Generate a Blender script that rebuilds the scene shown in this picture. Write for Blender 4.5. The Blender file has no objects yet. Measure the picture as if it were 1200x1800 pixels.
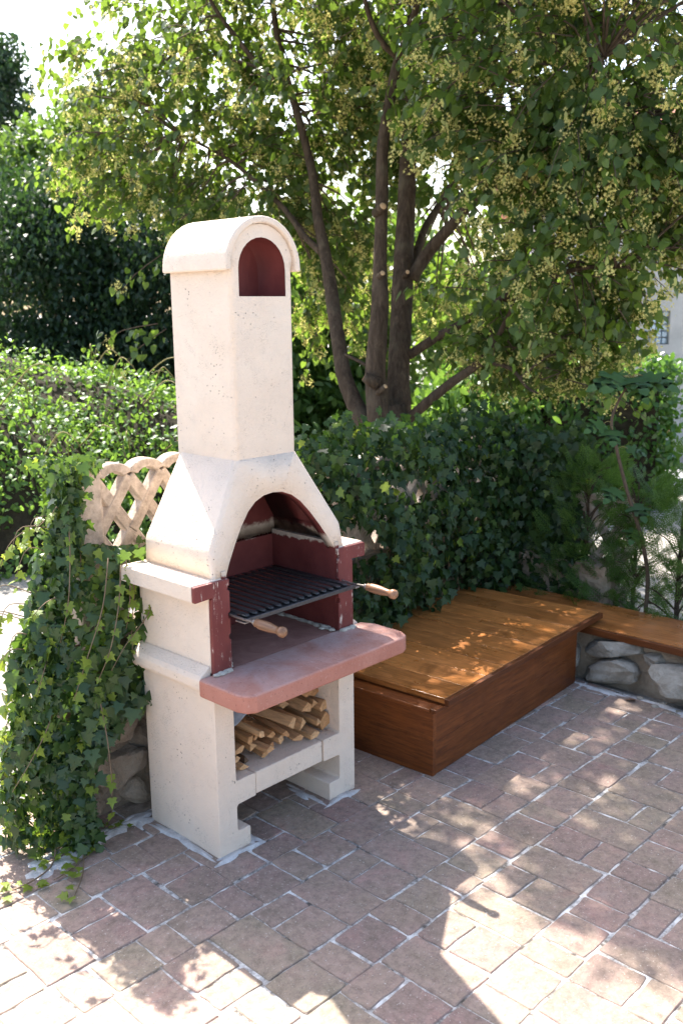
import bpy, bmesh, math, random
import numpy as np
from mathutils import Vector, Matrix, Quaternion

random.seed(7)
RNG = np.random.default_rng(11)
S = bpy.context.scene
COL = S.collection

# ------------------------------------------------------------------ camera
YAW, PITCH, ROLL = 0.7611, 0.2124, -0.01166
CAM = np.array([-1.7305, -2.2060, 1.75])
FPX = 1672.2
_cy, _sy, _cp, _sp = math.cos(YAW), math.sin(YAW), math.cos(PITCH), math.sin(PITCH)
FWD = np.array([_cy * _cp, _sy * _cp, -_sp])
_r0 = np.array([_sy, -_cy, 0.0])
_u0 = np.cross(_r0, FWD)
RIGHT = _r0 * math.cos(ROLL) + _u0 * math.sin(ROLL)
UP = _u0 * math.cos(ROLL) - _r0 * math.sin(ROLL)
cd = bpy.data.cameras.new('camera')
cam = bpy.data.objects.new('camera', cd)
COL.objects.link(cam)
cam.matrix_world = Matrix(((RIGHT[0], UP[0], -FWD[0], CAM[0]),
                           (RIGHT[1], UP[1], -FWD[1], CAM[1]),
                           (RIGHT[2], UP[2], -FWD[2], CAM[2]), (0, 0, 0, 1)))
cd.sensor_fit = 'VERTICAL'
cd.sensor_height = 36.0
cd.lens = FPX / 1800 * 36.0
cd.clip_end = 2000
cd.dof.use_dof = True
cd.dof.focus_distance = 3.1
cd.dof.aperture_fstop = 4.5
S.camera = cam

# ------------------------------------------------------------------ light
SUN = np.array([.211, .564, .81]); SUN = SUN / np.linalg.norm(SUN)
EL = math.asin(SUN[2]); AZ = math.atan2(SUN[0], SUN[1])
w = bpy.data.worlds.new('World'); S.world = w; w.use_nodes = True
nt = w.node_tree; nt.nodes.clear()
sky = nt.nodes.new('ShaderNodeTexSky'); sky.sky_type = 'NISHITA'; sky.sun_disc = False
sky.sun_elevation = EL; sky.sun_rotation = AZ; sky.air_density = 1.0; sky.dust_density = 3.0; sky.ozone_density = 0.4
bg = nt.nodes.new('ShaderNodeBackground'); bg.inputs['Strength'].default_value = 0.15
wo = nt.nodes.new('ShaderNodeOutputWorld')
nt.links.new(sky.outputs[0], bg.inputs[0]); nt.links.new(bg.outputs[0], wo.inputs[0])
ld = bpy.data.lights.new('sun', 'SUN'); ld.energy = 5.0; ld.angle = math.radians(0.53); ld.color = (1.0, 0.95, 0.87)
lo = bpy.data.objects.new('sun', ld); COL.objects.link(lo)
lo.rotation_euler = Vector(SUN).to_track_quat('Z', 'Y').to_euler()
lo.location = (2, 6, 9)
S.view_settings.view_transform = 'Standard'; S.view_settings.look = 'None'
S.view_settings.gamma = 1.0; S.view_settings.exposure = 1.82
S.render.engine = 'CYCLES'
S.cycles.max_bounces = 8; S.cycles.diffuse_bounces = 4; S.cycles.transmission_bounces = 6

def at(px, py, d):
    """world point seen at a place of the photograph (1200 x 1800) at depth d metres"""
    return CAM + d * (FWD + (px - 600) / FPX * RIGHT - (py - 900) / FPX * UP)
def project(P):
    q = np.asarray(P) - CAM
    z = q @ FWD
    return 600 + FPX * (q @ RIGHT) / z, 900 - FPX * (q @ UP) / z, z

# ------------------------------------------------------------------ materials
class NT:
    def __init__(s, name):
        s.m = bpy.data.materials.new(name); s.m.use_nodes = True
        s.t = s.m.node_tree; s.t.nodes.clear()
        s.out = s.t.nodes.new('ShaderNodeOutputMaterial')
    def n(s, typ, **kw):
        nd = s.t.nodes.new(typ)
        for k, v in kw.items():
            if k in nd.inputs: nd.inputs[k].default_value = v
            else: setattr(nd, k, v)
        return nd
    def l(s, a, b): s.t.links.new(a, b)
    def coord(s, which='Object', scale=(1, 1, 1)):
        tc = s.n('ShaderNodeTexCoord'); mp = s.n('ShaderNodeMapping'); mp.inputs['Scale'].default_value = scale
        s.l(tc.outputs[which], mp.inputs[0]); return mp.outputs[0]
    def world(s, scale=(1, 1, 1)):
        g = s.n('ShaderNodeNewGeometry'); mp = s.n('ShaderNodeMapping'); mp.inputs['Scale'].default_value = scale
        s.l(g.outputs['Position'], mp.inputs[0]); return mp.outputs[0]
    def noise(s, vec, scale, detail=4, rough=.55, dist=0.0):
        nd = s.n('ShaderNodeTexNoise'); nd.inputs['Scale'].default_value = scale; nd.inputs['Detail'].default_value = detail
        nd.inputs['Roughness'].default_value = rough; nd.inputs['Distortion'].default_value = dist
        s.l(vec, nd.inputs['Vector']); return nd.outputs['Fac']
    def ramp(s, fac, stops, interp='LINEAR'):
        r = s.n('ShaderNodeValToRGB'); r.color_ramp.interpolation = interp
        e = r.color_ramp.elements
        while len(e) < len(stops): e.new(0.5)
        for q, (p, c) in zip(e, stops):
            q.position = p; q.color = (c, c, c, 1) if isinstance(c, (int, float)) else (*c, 1)
        s.l(fac, r.inputs[0]); return r.outputs[0]
    def mix(s, fac, a, b, mode='MIX'):
        m = s.n('ShaderNodeMix', data_type='RGBA', blend_type=mode)
        for sock, v in ((m.inputs[0], fac), (m.inputs[6], a), (m.inputs[7], b)):
            if isinstance(v, (int, float)): sock.default_value = v
            elif isinstance(v, tuple): sock.default_value = (*v, 1)
            else: s.l(v, sock)
        return m.outputs[2]
    def math(s, op, a, b=0.0):
        m = s.n('ShaderNodeMath', operation=op)
        for sock, v in ((m.inputs[0], a), (m.inputs[1], b)):
            if isinstance(v, (int, float)): sock.default_value = v
            else: s.l(v, sock)
        return m.outputs[0]
    def bump(s, h, strength, dist, nrm=None):
        b = s.n('ShaderNodeBump'); b.inputs['Strength'].default_value = strength; b.inputs['Distance'].default_value = dist
        s.l(h, b.inputs['Height'])
        if nrm is not None: s.l(nrm, b.inputs['Normal'])
        return b.outputs[0]
    def pbr(s, color, rough=.8, spec=.3, normal=None, metal=0.0):
        p = s.n('ShaderNodeBsdfPrincipled')
        for nm, v in (('Base Color', color), ('Roughness', rough), ('Specular IOR Level', spec), ('Metallic', metal)):
            if isinstance(v, (int, float)): p.inputs[nm].default_value = v
            elif isinstance(v, tuple): p.inputs[nm].default_value = (*v, 1)
            else: s.l(v, p.inputs[nm])
        if normal is not None: s.l(normal, p.inputs['Normal'])
        s.l(p.outputs[0], s.out.inputs[0]); return p
    def island(s): return s.n('ShaderNodeNewGeometry').outputs['Random Per Island']
    def orand(s): return s.n('ShaderNodeObjectInfo').outputs['Random']

def m_cream():
    k = NT('cream_render'); v = k.world()
    big = k.noise(v, 5, 4)
    col = k.ramp(big, [(.3, (.70, .565, .45)), (.7, (.745, .62, .505))])
    # small open pits of the cast concrete
    vo = k.n('ShaderNodeTexVoronoi'); vo.inputs['Scale'].default_value = 75; k.l(v, vo.inputs['Vector'])
    pit = k.ramp(vo.outputs['Distance'], [(.10, 1.0), (.2, 0.0)])
    msk = k.ramp(k.noise(v, 9, 3, .7), [(.535, 0.0), (.64, 1.0)])
    vo2 = k.n('ShaderNodeTexVoronoi'); vo2.inputs['Scale'].default_value = 260; k.l(v, vo2.inputs['Vector'])
    pit2 = k.ramp(vo2.outputs['Distance'], [(.12, 1.0), (.24, 0.0)])
    msk2 = k.ramp(k.noise(v, 14, 3, .7), [(.535, 0.0), (.64, 1.0)])
    pits = k.math('MAXIMUM', k.math('MULTIPLY', pit, msk), k.math('MULTIPLY', pit2, msk2))
    dirt = k.math('MAXIMUM', k.ramp(k.noise(v, 22, 6, .75), [(.45, 0.0), (.8, .42)]), k.ramp(k.noise(k.world((9, 9, .9)), 3, 5, .7), [(.58, 0.0), (.78, .30)]))
    col = k.mix(dirt, col, (.62, .54, .46))
    col = k.mix(k.math('MULTIPLY', pits, .9), col, (.13, .10, .085))
    h = k.math('SUBTRACT', k.math('ADD', k.noise(v, 130, 4, .6), k.math('MULTIPLY', k.noise(v, 30, 3), .8)), k.math('MULTIPLY', pits, 1.6))
    k.pbr(col, .88, .22, k.bump(h, .8, .005)); return k.m
def m_rawconcrete():
    k = NT('raw_concrete'); v = k.world()
    col = k.ramp(k.noise(v, 18, 6, .7), [(.3, (.42, .39, .35)), (.7, (.62, .58, .52))])
    k.pbr(col, .9, .2, k.bump(k.noise(v, 160, 5, .7), .7, .004)); return k.m
def m_oxide(name='oxide_red', wear=.575):
    k = NT(name); v = k.world((1, 1, .55))
    col = k.ramp(k.noise(v, 12, 5), [(.3, (.115, .022, .02)), (.75, (.185, .042, .036))])
    wm = k.ramp(k.math('ADD', k.math('MULTIPLY', k.noise(k.world((1, 1, .10)), 60, 4, .7), .55), k.math('MULTIPLY', k.noise(v, 42, 6, .8), .45)), [(wear - .02, 0.0), (wear + .03, 1.0)])
    col = k.mix(wm, col, (.55, .46, .39))
    k.pbr(col, .62, .35, k.bump(k.noise(v, 120, 4), .35, .003)); return k.m
def m_lining():
    # oxide paint inside the fire box, with the bare ragged band left at the joint of hood and walls
    k = NT('oxide_lining'); g = k.n('ShaderNodeNewGeometry'); sp = k.n('ShaderNodeSeparateXYZ'); k.l(g.outputs['Position'], sp.inputs[0])
    v = k.world()
    col = k.ramp(k.noise(v, 9, 5), [(.3, (.10, .02, .018)), (.75, (.17, .04, .035))])
    z = k.math('ADD', sp.outputs[2], k.math('MULTIPLY', k.math('SUBTRACT', k.noise(v, 26, 6, .75), .5), .055))
    up = k.ramp(k.math('MULTIPLY', k.math('SUBTRACT', z, .90), 5.0), [(.19, 0.0), (.215, 1.0)])
    dn = k.ramp(k.math('MULTIPLY', k.math('SUBTRACT', z, .90), 5.0), [(.40, 1.0), (.47, 0.0)])
    band = k.math('MULTIPLY', up, dn)
    col = k.mix(band, col, k.ramp(k.noise(v, 40, 4), [(.3, (.42, .34, .27)), (.7, (.58, .49, .40))]))
    k.pbr(col, .7, .3, k.bump(k.noise(v, 90, 4), .35, .003)); return k.m
def m_slab():
    k = NT('red_concrete_slab'); v = k.world()
    col = k.ramp(k.noise(v, 7, 5, .6), [(.25, (.34, .125, .085)), (.75, (.45, .20, .145))])
    gn = k.n('ShaderNodeNewGeometry'); sn = k.n('ShaderNodeSeparateXYZ'); k.l(gn.outputs['Normal'], sn.inputs[0])
    settle = k.ramp(sn.outputs[2], [(.3, .12), (.9, 1.0)])
    dust = k.math('MULTIPLY', k.ramp(k.noise(v, 4.5, 5, .65, .4), [(.40, .12), (.70, .85)]), settle)
    col = k.mix(dust, col, (.52, .40, .375))
    wear = k.ramp(k.noise(v, 28, 6, .75), [(.60, 0.0), (.68, .45)])
    col = k.mix(wear, col, (.20, .085, .07))
    sc = k.ramp(k.noise(k.world((30, 6, 30)), 3, 4, .6), [(.62, 0.0), (.7, .35)])
    col = k.mix(sc, col, (.62, .45, .40))
    spk = k.ramp(k.noise(v, 130, 4, .7), [(.62, 0.0), (.68, .7)])
    col = k.mix(spk, col, (.12, .05, .045))
    k.pbr(col, .72, .35, k.bump(k.math('ADD', k.noise(v, 90, 6, .75), k.noise(v, 18, 4, .6)), .6, .006)); return k.m
def m_hearth():
    k = NT('hearth'); v = k.world()
    col = k.ramp(k.noise(v, 10, 5, .6, 1.5), [(.3, (.26, .125, .10)), (.7, (.40, .215, .175))])
    k.pbr(col, .75, .3, k.bump(k.noise(v, 40, 5, .65, 1.0), .5, .004)); return k.m
def m_mortar():
    k = NT('mortar'); v = k.world()
    col = k.ramp(k.noise(v, 35, 5, .7), [(.3, (.38, .345, .29)), (.7, (.60, .555, .48))])
    k.pbr(col, .92, .15, k.bump(k.noise(v, 110, 5, .7), .9, .006)); return k.m
def m_tile():
    k = NT('clay_tile'); v = k.world(); r = k.orand()
    base = k.ramp(r, [(0, (.305, .213, .168)), (.18, (.325, .232, .182)), (.36, (.29, .212, .165)), (.52, (.305, .232, .172)), (.68, (.265, .182, .150)), (.84, (.33, .238, .188)), (1, (.285, .196, .162))])
    cl = k.ramp(k.noise(v, 6, 6, .7, .6), [(.26, (.66, .71, .66)), (.42, (.89, .93, .89)), (.55, (1, 1, 1)), (.74, (1.20, 1.02, 1.05))])
    col = k.mix(1.0, base, cl, 'MULTIPLY')
    mot = k.ramp(k.noise(v, 38, 8, .82), [(.32, .55), (.50, 1.0), (.68, 1.35)])
    col = k.mix(.9, col, mot, 'MULTIPLY')
    ash = k.ramp(k.noise(v, 11, 6, .78, .5), [(.58, 0.0), (.80, .45)])
    col = k.mix(ash, col, (.47, .40, .36))
    speck = k.ramp(k.noise(v, 150, 3, .6), [(.64, 0.0), (.70, .6)])
    col = k.mix(speck, col, (.64, .60, .55))
    dk = k.ramp(k.noise(v, 85, 4, .7), [(.30, .55), (.38, 0.0)])
    col = k.mix(dk, col, (.12, .09, .08))
    h = k.math('ADD', k.noise(v, 16, 5, .65), k.math('MULTIPLY', k.noise(v, 120, 5, .75), .5))
    k.pbr(col, .70, .32, k.bump(h, .75, .009)); return k.m
def m_grout():
    k = NT('cement_grout'); v = k.world()
    col = k.ramp(k.noise(v, 13, 5, .75), [(.38, (.12, .105, .09)), (.48, (.40, .375, .345)), (.60, (.76, .74, .70))])
    k.pbr(col, .95, .1, k.bump(k.noise(v, 120, 5, .75), .9, .006)); return k.m
def m_smear():
    k = NT('cement_smear'); v = k.world()
    col = k.ramp(k.noise(v, 24, 6, .75), [(.32, (.36, .33, .31)), (.6, (.60, .58, .56))])
    k.pbr(col, .95, .1, k.bump(k.noise(v, 120, 5, .75), .8, .004)); return k.m
def m_ground():
    k = NT('pale_gravel'); v = k.world()
    col = k.ramp(k.noise(v, 45, 6, .8), [(.3, (.27, .25, .22)), (.7, (.56, .53, .48))])
    col = k.mix(k.ramp(k.noise(v, .8, 4), [(.45, 0.0), (.7, .5)]), col, (.33, .28, .22))
    k.pbr(col, .95, .1, k.bump(k.noise(v, 60, 6, .8), 1.0, .02)); return k.m
def m_wood(name, axis, c0, c1, rough=.38):
    k = NT(name)
    tc = k.n('ShaderNodeTexCoord')
    oi = k.n('ShaderNodeObjectInfo')
    ad = k.n('ShaderNodeVectorMath', operation='ADD'); cmb = k.n('ShaderNodeCombineXYZ')
    k.l(k.math('MULTIPLY', oi.outputs['Random'], 13.0), cmb.inputs[0]); k.l(k.math('MULTIPLY', oi.outputs['Random'], 31.0), cmb.inputs[1])
    k.l(k.math('MULTIPLY', oi.outputs['Random'], 7.0), cmb.inputs[2])
    k.l(tc.outputs['Object'], ad.inputs[0]); k.l(cmb.outputs[0], ad.inputs[1])
    sc = [14.0, 14.0, 14.0]; sc[axis] = 1.1
    mp = k.n('ShaderNodeMapping'); mp.inputs['Scale'].default_value = sc; k.l(ad.outputs[0], mp.inputs[0]); v = mp.outputs[0]
    g = k.noise(v, 1.6, 6, .6, .9)
    fine = k.noise(v, 9, 4, .6, .3)
    col = k.ramp(g, [(.28, c0), (.55, tuple((a + b) / 2 for a, b in zip(c0, c1))), (.78, c1)])
    col = k.mix(k.ramp(fine, [(.42, 0.0), (.68, .65)]), col, tuple(a * .42 for a in c0))
    col = k.mix(1.0, col, k.ramp(oi.outputs['Random'], [(0, .68), (1, 1.18)]), 'MULTIPLY')
    st = k.ramp(k.noise(ad.outputs[0], 5, 5, .65, .4), [(.54, 0.0), (.72, .75)])
    col = k.mix(st, col, tuple(a * .38 for a in c0))
    rg = k.ramp(k.noise(ad.outputs[0], 6, 4), [(.3, rough - .08), (.7, rough + .16)])
    k.pbr(col, rg, .36, k.bump(k.math('ADD', g, k.math('MULTIPLY', fine, .4)), .22, .003)); return k.m
def m_log():
    k = NT('split_firewood'); v = k.coord('Object', (30, 4, 30)); r = k.orand()
    b = k.ramp(r, [(0, (.50, .27, .12)), (.3, (.64, .40, .21)), (.62, (.44, .225, .10)), (.84, (.58, .34, .17)), (.90, (.16, .10, .06)), (1, (.13, .085, .055))])
    f = k.ramp(k.noise(v, 3, 5, .65), [(.3, .55), (.7, 1.12)])
    k.pbr(k.mix(1.0, b, f, 'MULTIPLY'), .8, .2, k.bump(k.noise(v, 6, 5, .7), .5, .004)); return k.m
def m_simple(name, c, rough=.8, spec=.3, metal=0.0, var=.25, scale=20, bump=.3, bd=.003):
    k = NT(name); v = k.coord('Object')
    a = tuple(x * (1 - var) for x in c); b = tuple(min(1, x * (1 + var)) for x in c)
    k.pbr(k.ramp(k.noise(v, scale, 5, .65), [(.3, a), (.7, b)]), rough, spec, k.bump(k.noise(v, scale * 3, 5, .65), bump, bd), metal); return k.m
def m_stone(name, cs, scale=9):
    k = NT(name); v = k.world(); r = k.orand()
    base = k.ramp(k.noise(v, scale, 6, .7, .4), [(.25, cs[0]), (.5, cs[1]), (.75, cs[2])])
    base = k.mix(1.0, base, k.ramp(r, [(0, .75), (1, 1.15)]), 'MULTIPLY')
    h = k.math('ADD', k.noise(v, scale * 2.2, 6, .7, .6), k.math('MULTIPLY', k.noise(v, scale * 11, 4, .7), .35))
    k.pbr(base, .9, .2, k.bump(h, .9, .016)); return k.m
def m_bark():
    k = NT('linden_bark'); v = k.world((1, 1, .22))
    n = k.noise(v, 34, 6, .7, .5)
    col = k.ramp(n, [(.3, (.028, .019, .013)), (.55, (.075, .053, .036)), (.8, (.145, .108, .075))])
    col = k.mix(k.ramp(k.noise(k.world(), 6, 4), [(.55, 0.0), (.75, .4)]), col, (.13, .115, .08))
    k.pbr(col, .92, .15, k.bump(n, .9, .012)); return k.m
def m_leaf(name, stops, trans, tfac=.38, rough=.45, spec=.4, sat=None):
    k = NT(name)
    g = k.n('ShaderNodeNewGeometry'); oi = k.n('ShaderNodeObjectInfo')
    r = k.math('FRACT', k.math('ADD', g.outputs['Random Per Island'], oi.outputs['Random']))
    n = len(stops)
    col = k.ramp(r, [(i / max(1, n - 1), c) for i, c in enumerate(stops)])
    big = k.noise(k.world(), 2.2, 3)
    col = k.mix(1.0, col, k.ramp(big, [(.3, (.8, .86, .9)), (.7, (1.15, 1.1, .95))]), 'MULTIPLY')
    p = k.n('ShaderNodeBsdfPrincipled'); p.inputs['Roughness'].default_value = rough; p.inputs['Specular IOR Level'].default_value = spec
    k.l(col, p.inputs['Base Color'])
    t = k.n('ShaderNodeBsdfTranslucent')
    k.l(k.mix(1.0, k.mix(.5, (1, 1, 1), k.ramp(r, [(0, .7), (1, 1.3)])), (trans[0], trans[1], trans[2]), 'MULTIPLY'), t.inputs[0])
    ms = k.n('ShaderNodeMixShader'); ms.inputs[0].default_value = tfac
    k.l(p.outputs[0], ms.inputs[1]); k.l(t.outputs[0], ms.inputs[2]); k.l(ms.outputs[0], k.out.inputs[0])
    return k.m

M = dict(
    cream=m_cream(), raw=m_rawconcrete(), oxide=m_oxide(), oxide_clean=m_oxide('oxide_red_recess', .74), lining=m_lining(), slab=m_slab(), hearth=m_hearth(),
    mortar=m_mortar(), tile=m_tile(), grout=m_grout(), smear=m_smear(), ground=m_ground(),
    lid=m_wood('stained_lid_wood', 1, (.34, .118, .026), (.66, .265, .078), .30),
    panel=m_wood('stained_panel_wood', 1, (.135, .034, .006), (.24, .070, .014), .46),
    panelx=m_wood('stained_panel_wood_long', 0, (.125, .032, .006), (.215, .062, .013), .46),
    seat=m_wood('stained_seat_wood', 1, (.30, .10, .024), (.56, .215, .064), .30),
    log=m_log(),
    iron=m_simple('grate_iron', (.085, .085, .09), .42, .5, .75, .3, 60, .25, .001),
    rod=m_simple('handle_rod', (.28, .25, .23), .45, .5, .8, .3, 60, .2, .001),
    grip=m_wood('turned_handle_wood', 1, (.20, .095, .05), (.40, .22, .125), .38),
    sheet=m_simple('grey_sheet', (.30, .32, .35), .45, .4, .0, .25, 25, .2, .002),
    rubble=m_stone('brown_rubble', [(.16, .115, .08), (.30, .23, .165), (.44, .36, .275)]),
    limestone=m_stone('grey_limestone', [(.17, .15, .12), (.32, .285, .235), (.47, .43, .37)], 11),
    lattice=m_simple('weathered_concrete', (.44, .36, .29), .92, .15, 0, .38, 26, .8, .006),
    bark=m_bark(),
    cut=m_simple('fresh_cut_wood', (.55, .36, .20), .8, .2, 0, .2, 30, .2, .002),
    twig=m_simple('twig_bark', (.10, .072, .05), .9, .15, 0, .3, 40, .3, .002),
    vine=m_simple('vine_stem', (.17, .12, .075), .85, .2, 0, .3, 40, .3, .002),
    shoot=m_simple('green_shoot', (.24, .20, .07), .7, .3, 0, .3, 30, .2, .002),
    linden=m_leaf('linden_leaf', [(.030, .060, .016), (.050, .088, .020), (.038, .070, .022), (.065, .105, .026), (.045, .080, .018)], (.22, .34, .035), .40),
    blossom=m_leaf('linden_blossom', [(.60, .53, .20), (.70, .62, .26), (.50, .47, .16), (.64, .54, .21)], (.70, .65, .22), .42, .7, .2),
    bract=m_leaf('linden_bract', [(.36, .38, .14), (.46, .46, .19), (.30, .35, .12)], (.60, .62, .18), .45, .6, .25),
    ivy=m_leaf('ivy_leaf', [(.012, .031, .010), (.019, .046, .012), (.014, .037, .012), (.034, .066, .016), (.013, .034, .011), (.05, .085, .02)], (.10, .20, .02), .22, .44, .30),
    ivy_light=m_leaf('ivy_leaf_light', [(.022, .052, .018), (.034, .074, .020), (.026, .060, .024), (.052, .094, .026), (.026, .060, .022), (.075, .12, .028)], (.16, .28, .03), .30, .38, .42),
    ivy_young=m_leaf('ivy_young_leaf', [(.13, .20, .030), (.19, .26, .040), (.10, .17, .028)], (.36, .44, .05), .42, .42, .4),
    fig=m_leaf('fig_leaf', [(.045, .100, .040), (.06, .125, .045)], (.15, .30, .05), .34, .55, .3),
    thuja=m_leaf('thuja_spray', [(.034, .078, .022), (.055, .115, .028), (.085, .15, .034), (.045, .095, .028)], (.20, .36, .045), .34, .5, .3),
    privet=m_leaf('privet_leaf', [(.035, .095, .022), (.05, .125, .026), (.042, .105, .03)], (.17, .34, .04), .34, .36, .5),
    creeper=m_leaf('creeper_leaf', [(.045, .115, .024), (.075, .155, .030), (.055, .13, .030), (.095, .175, .034)], (.26, .44, .055), .36, .46, .4),
    darktree=m_leaf('dark_tree_leaf', [(.012, .030, .015), (.020, .044, .017), (.015, .036, .02)], (.06, .13, .025), .22, .5, .3),
    midtree=m_leaf('mid_tree_leaf', [(.030, .066, .020), (.045, .088, .022), (.036, .074, .024), (.06, .11, .026)], (.20, .34, .04), .36, .5, .3),
    core=m_simple('shade_filler', (.035, .030, .020), .95, .1, 0, .4, 14, .6, .02),  # dark solid filler inside foliage; its colour stands for the inner shade
    plaster=m_simple('grey_plaster', (.46, .45, .43), .92, .15, 0, .16, 3, .3, .004),
    kerb=m_simple('kerb_concrete', (.36, .36, .37), .9, .2, 0, .2, 12, .4, .004),
    glassblock=m_simple('glass_block', (.42, .52, .60), .12, .6, 0, .25, 18, .5, .006),
    rooftile=m_simple('roof_tile', (.42, .17, .11), .85, .2, 0, .3, 10, .3, .006),
    orange=m_simple('orange_petal', (.75, .20, .03), .6, .3, 0, .15, 30, .1, .002),
    rust=m_simple('dry_leaf_brown', (.26, .11, .05), .8, .2, 0, .3, 30, .3, .002),
)

# ------------------------------------------------------------------ helpers
def link(o, parent=None):
    COL.objects.link(o)
    if parent is not None:
        o.parent = parent
        p = parent; loc = Vector((0, 0, 0))
        o.matrix_parent_inverse = WORLD[parent.name].inverted()
    WORLD[o.name] = o.matrix_basis.copy()
    return o
WORLD = {}
def tag(o, label=None, cat=None, group=None, kind=None):
    if label: o['label'] = label
    if cat: o['category'] = cat
    if group: o['group'] = group
    if kind: o['kind'] = kind
    return o
def thing(name, label, cat, loc, group=None):
    o = bpy.data.objects.new(name, None); o.location = loc; o.empty_display_size = .1
    COL.objects.link(o); WORLD[o.name] = Matrix.Translation(Vector(loc))
    return tag(o, label, cat, group)
def obj(name, me, parent=None, mats=(), smooth=False, mw=None):
    for m in mats: me.materials.append(m)
    if smooth:
        me.polygons.foreach_set('use_smooth', [True] * len(me.polygons))
    o = bpy.data.objects.new(name, me)
    if mw is not None: o.matrix_basis = mw
    return link(o, parent)
def mesh_from(name, verts, faces):
    me = bpy.data.meshes.new(name); me.from_pydata([tuple(map(float, v)) for v in verts], [], faces); me.update(); return me
def fast_mesh(name, V, T):
    V = np.asarray(V, np.float32); T = np.asarray(T, np.int32)
    me = bpy.data.meshes.new(name)
    me.vertices.add(len(V)); me.vertices.foreach_set('co', V.ravel())
    me.loops.add(T.size); me.loops.foreach_set('vertex_index', T.ravel())
    me.polygons.add(len(T)); me.polygons.foreach_set('loop_start', np.arange(0, T.size, 3, dtype=np.int32))
    me.update(calc_edges=True); me.validate(); return me
def bevel(o, wd, seg=2, ang=30):
    b = o.modifiers.new('bevel', 'BEVEL'); b.width = wd; b.segments = seg; b.limit_method = 'ANGLE'; b.angle_limit = math.radians(ang)
    b.harden_normals = False
    return o
def rough_edges(o, amount, size, sub=0):
    return o
def box_mesh(name, x0, x1, y0, y1, z0, z1):
    v = [(x0, y0, z0), (x1, y0, z0), (x1, y1, z0), (x0, y1, z0), (x0, y0, z1), (x1, y0, z1), (x1, y1, z1), (x0, y1, z1)]
    return mesh_from(name, v, [(0, 3, 2, 1), (4, 5, 6, 7), (0, 1, 5, 4), (1, 2, 6, 5), (2, 3, 7, 6), (3, 0, 4, 7)])
def prism_y(name, prof, y0, y1):
    """profile in x,z (counter-clockwise seen from the front) run along y"""
    n = len(prof)
    v = [(x, y0, z) for x, z in prof] + [(x, y1, z) for x, z in prof]
    f = [tuple(range(n)), tuple(range(2 * n - 1, n - 1, -1))]
    f += [(i, n + i, n + (i + 1) % n, (i + 1) % n) for i in range(n)]
    return mesh_from(name, v, f)
def prism_z(name, prof, z0, z1):
    n = len(prof)
    v = [(x, y, z0) for x, y in prof] + [(x, y, z1) for x, y in prof]
    f = [tuple(range(n - 1, -1, -1)), tuple(range(n, 2 * n))]
    f += [(i, (i + 1) % n, n + (i + 1) % n, n + i) for i in range(n)]
    return mesh_from(name, v, f)
def catmull(pts, rad, sub=5):
    P = [np.array(p, float) for p in pts]; P = [2 * P[0] - P[1]] + P + [2 * P[-1] - P[-2]]
    R = [rad[0]] + list(rad) + [rad[-1]]
    out, ro = [], []
    for i in range(1, len(P) - 2):
        for s in range(sub):
            t = s / sub; a, b, c, d = P[i - 1:i + 3]
            out.append(.5 * ((2 * b) + (c - a) * t + (2 * a - 5 * b + 4 * c - d) * t * t + (3 * b - a - 3 * c + d) * t ** 3))
            ro.append(R[i] * (1 - t) + R[i + 1] * t)
    out.append(P[-2]); ro.append(R[-2]); return np.array(out), np.array(ro)
def tube_data(pts, rad, seg=8, sub=5, wob=0.0):
    P, R = catmull(pts, rad, sub)
    n = len(P); T = np.gradient(P, axis=0); T /= np.linalg.norm(T, axis=1)[:, None] + 1e-9
    ref = np.array([0, 0, 1.]) if abs(T[0][2]) < .9 else np.array([1., 0, 0])
    V = []
    a = np.linspace(0, 2 * math.pi, seg, endpoint=False)
    u = np.cross(T[0], ref); u /= np.linalg.norm(u)
    for i in range(n):
        u = u - T[i] * (u @ T[i]); u /= np.linalg.norm(u); v = np.cross(T[i], u)
        rr = R[i] * (1 + wob * np.sin(3 * a + i * .7) + wob * RNG.normal(0, .5, seg))
        V.append(P[i] + np.cos(a)[:, None] * u * rr[:, None] + np.sin(a)[:, None] * v * rr[:, None])
    V = np.concatenate(V)
    F = []
    for i in range(n - 1):
        for j in range(seg):
            k = (j + 1) % seg; A, B, Cc, D = i * seg + j, i * seg + k, (i + 1) * seg + k, (i + 1) * seg + j
            F += [(A, B, Cc), (A, Cc, D)]
    b = len(V); V = np.vstack([V, P[:1], P[-1:]])
    for j in range(seg):
        k = (j + 1) % seg; F += [(k, j, b), ((n - 1) * seg + j, (n - 1) * seg + k, b + 1)]
    return V, np.array(F)
def tube(name, pts, rad, parent, mat, seg=8, sub=5, wob=0.0):
    V, F = tube_data(pts, rad, seg, sub, wob)
    return obj(name, fast_mesh(name, V, F), parent, [mat], True)
def tubes(name, lst, parent, mat, seg=5, sub=4):
    VV, FF, b = [], [], 0
    for pts, rad in lst:
        V, F = tube_data(pts, rad, seg, sub); VV.append(V); FF.append(F + b); b += len(V)
    return obj(name, fast_mesh(name, np.vstack(VV), np.vstack(FF)), parent, [mat], True)

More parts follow.
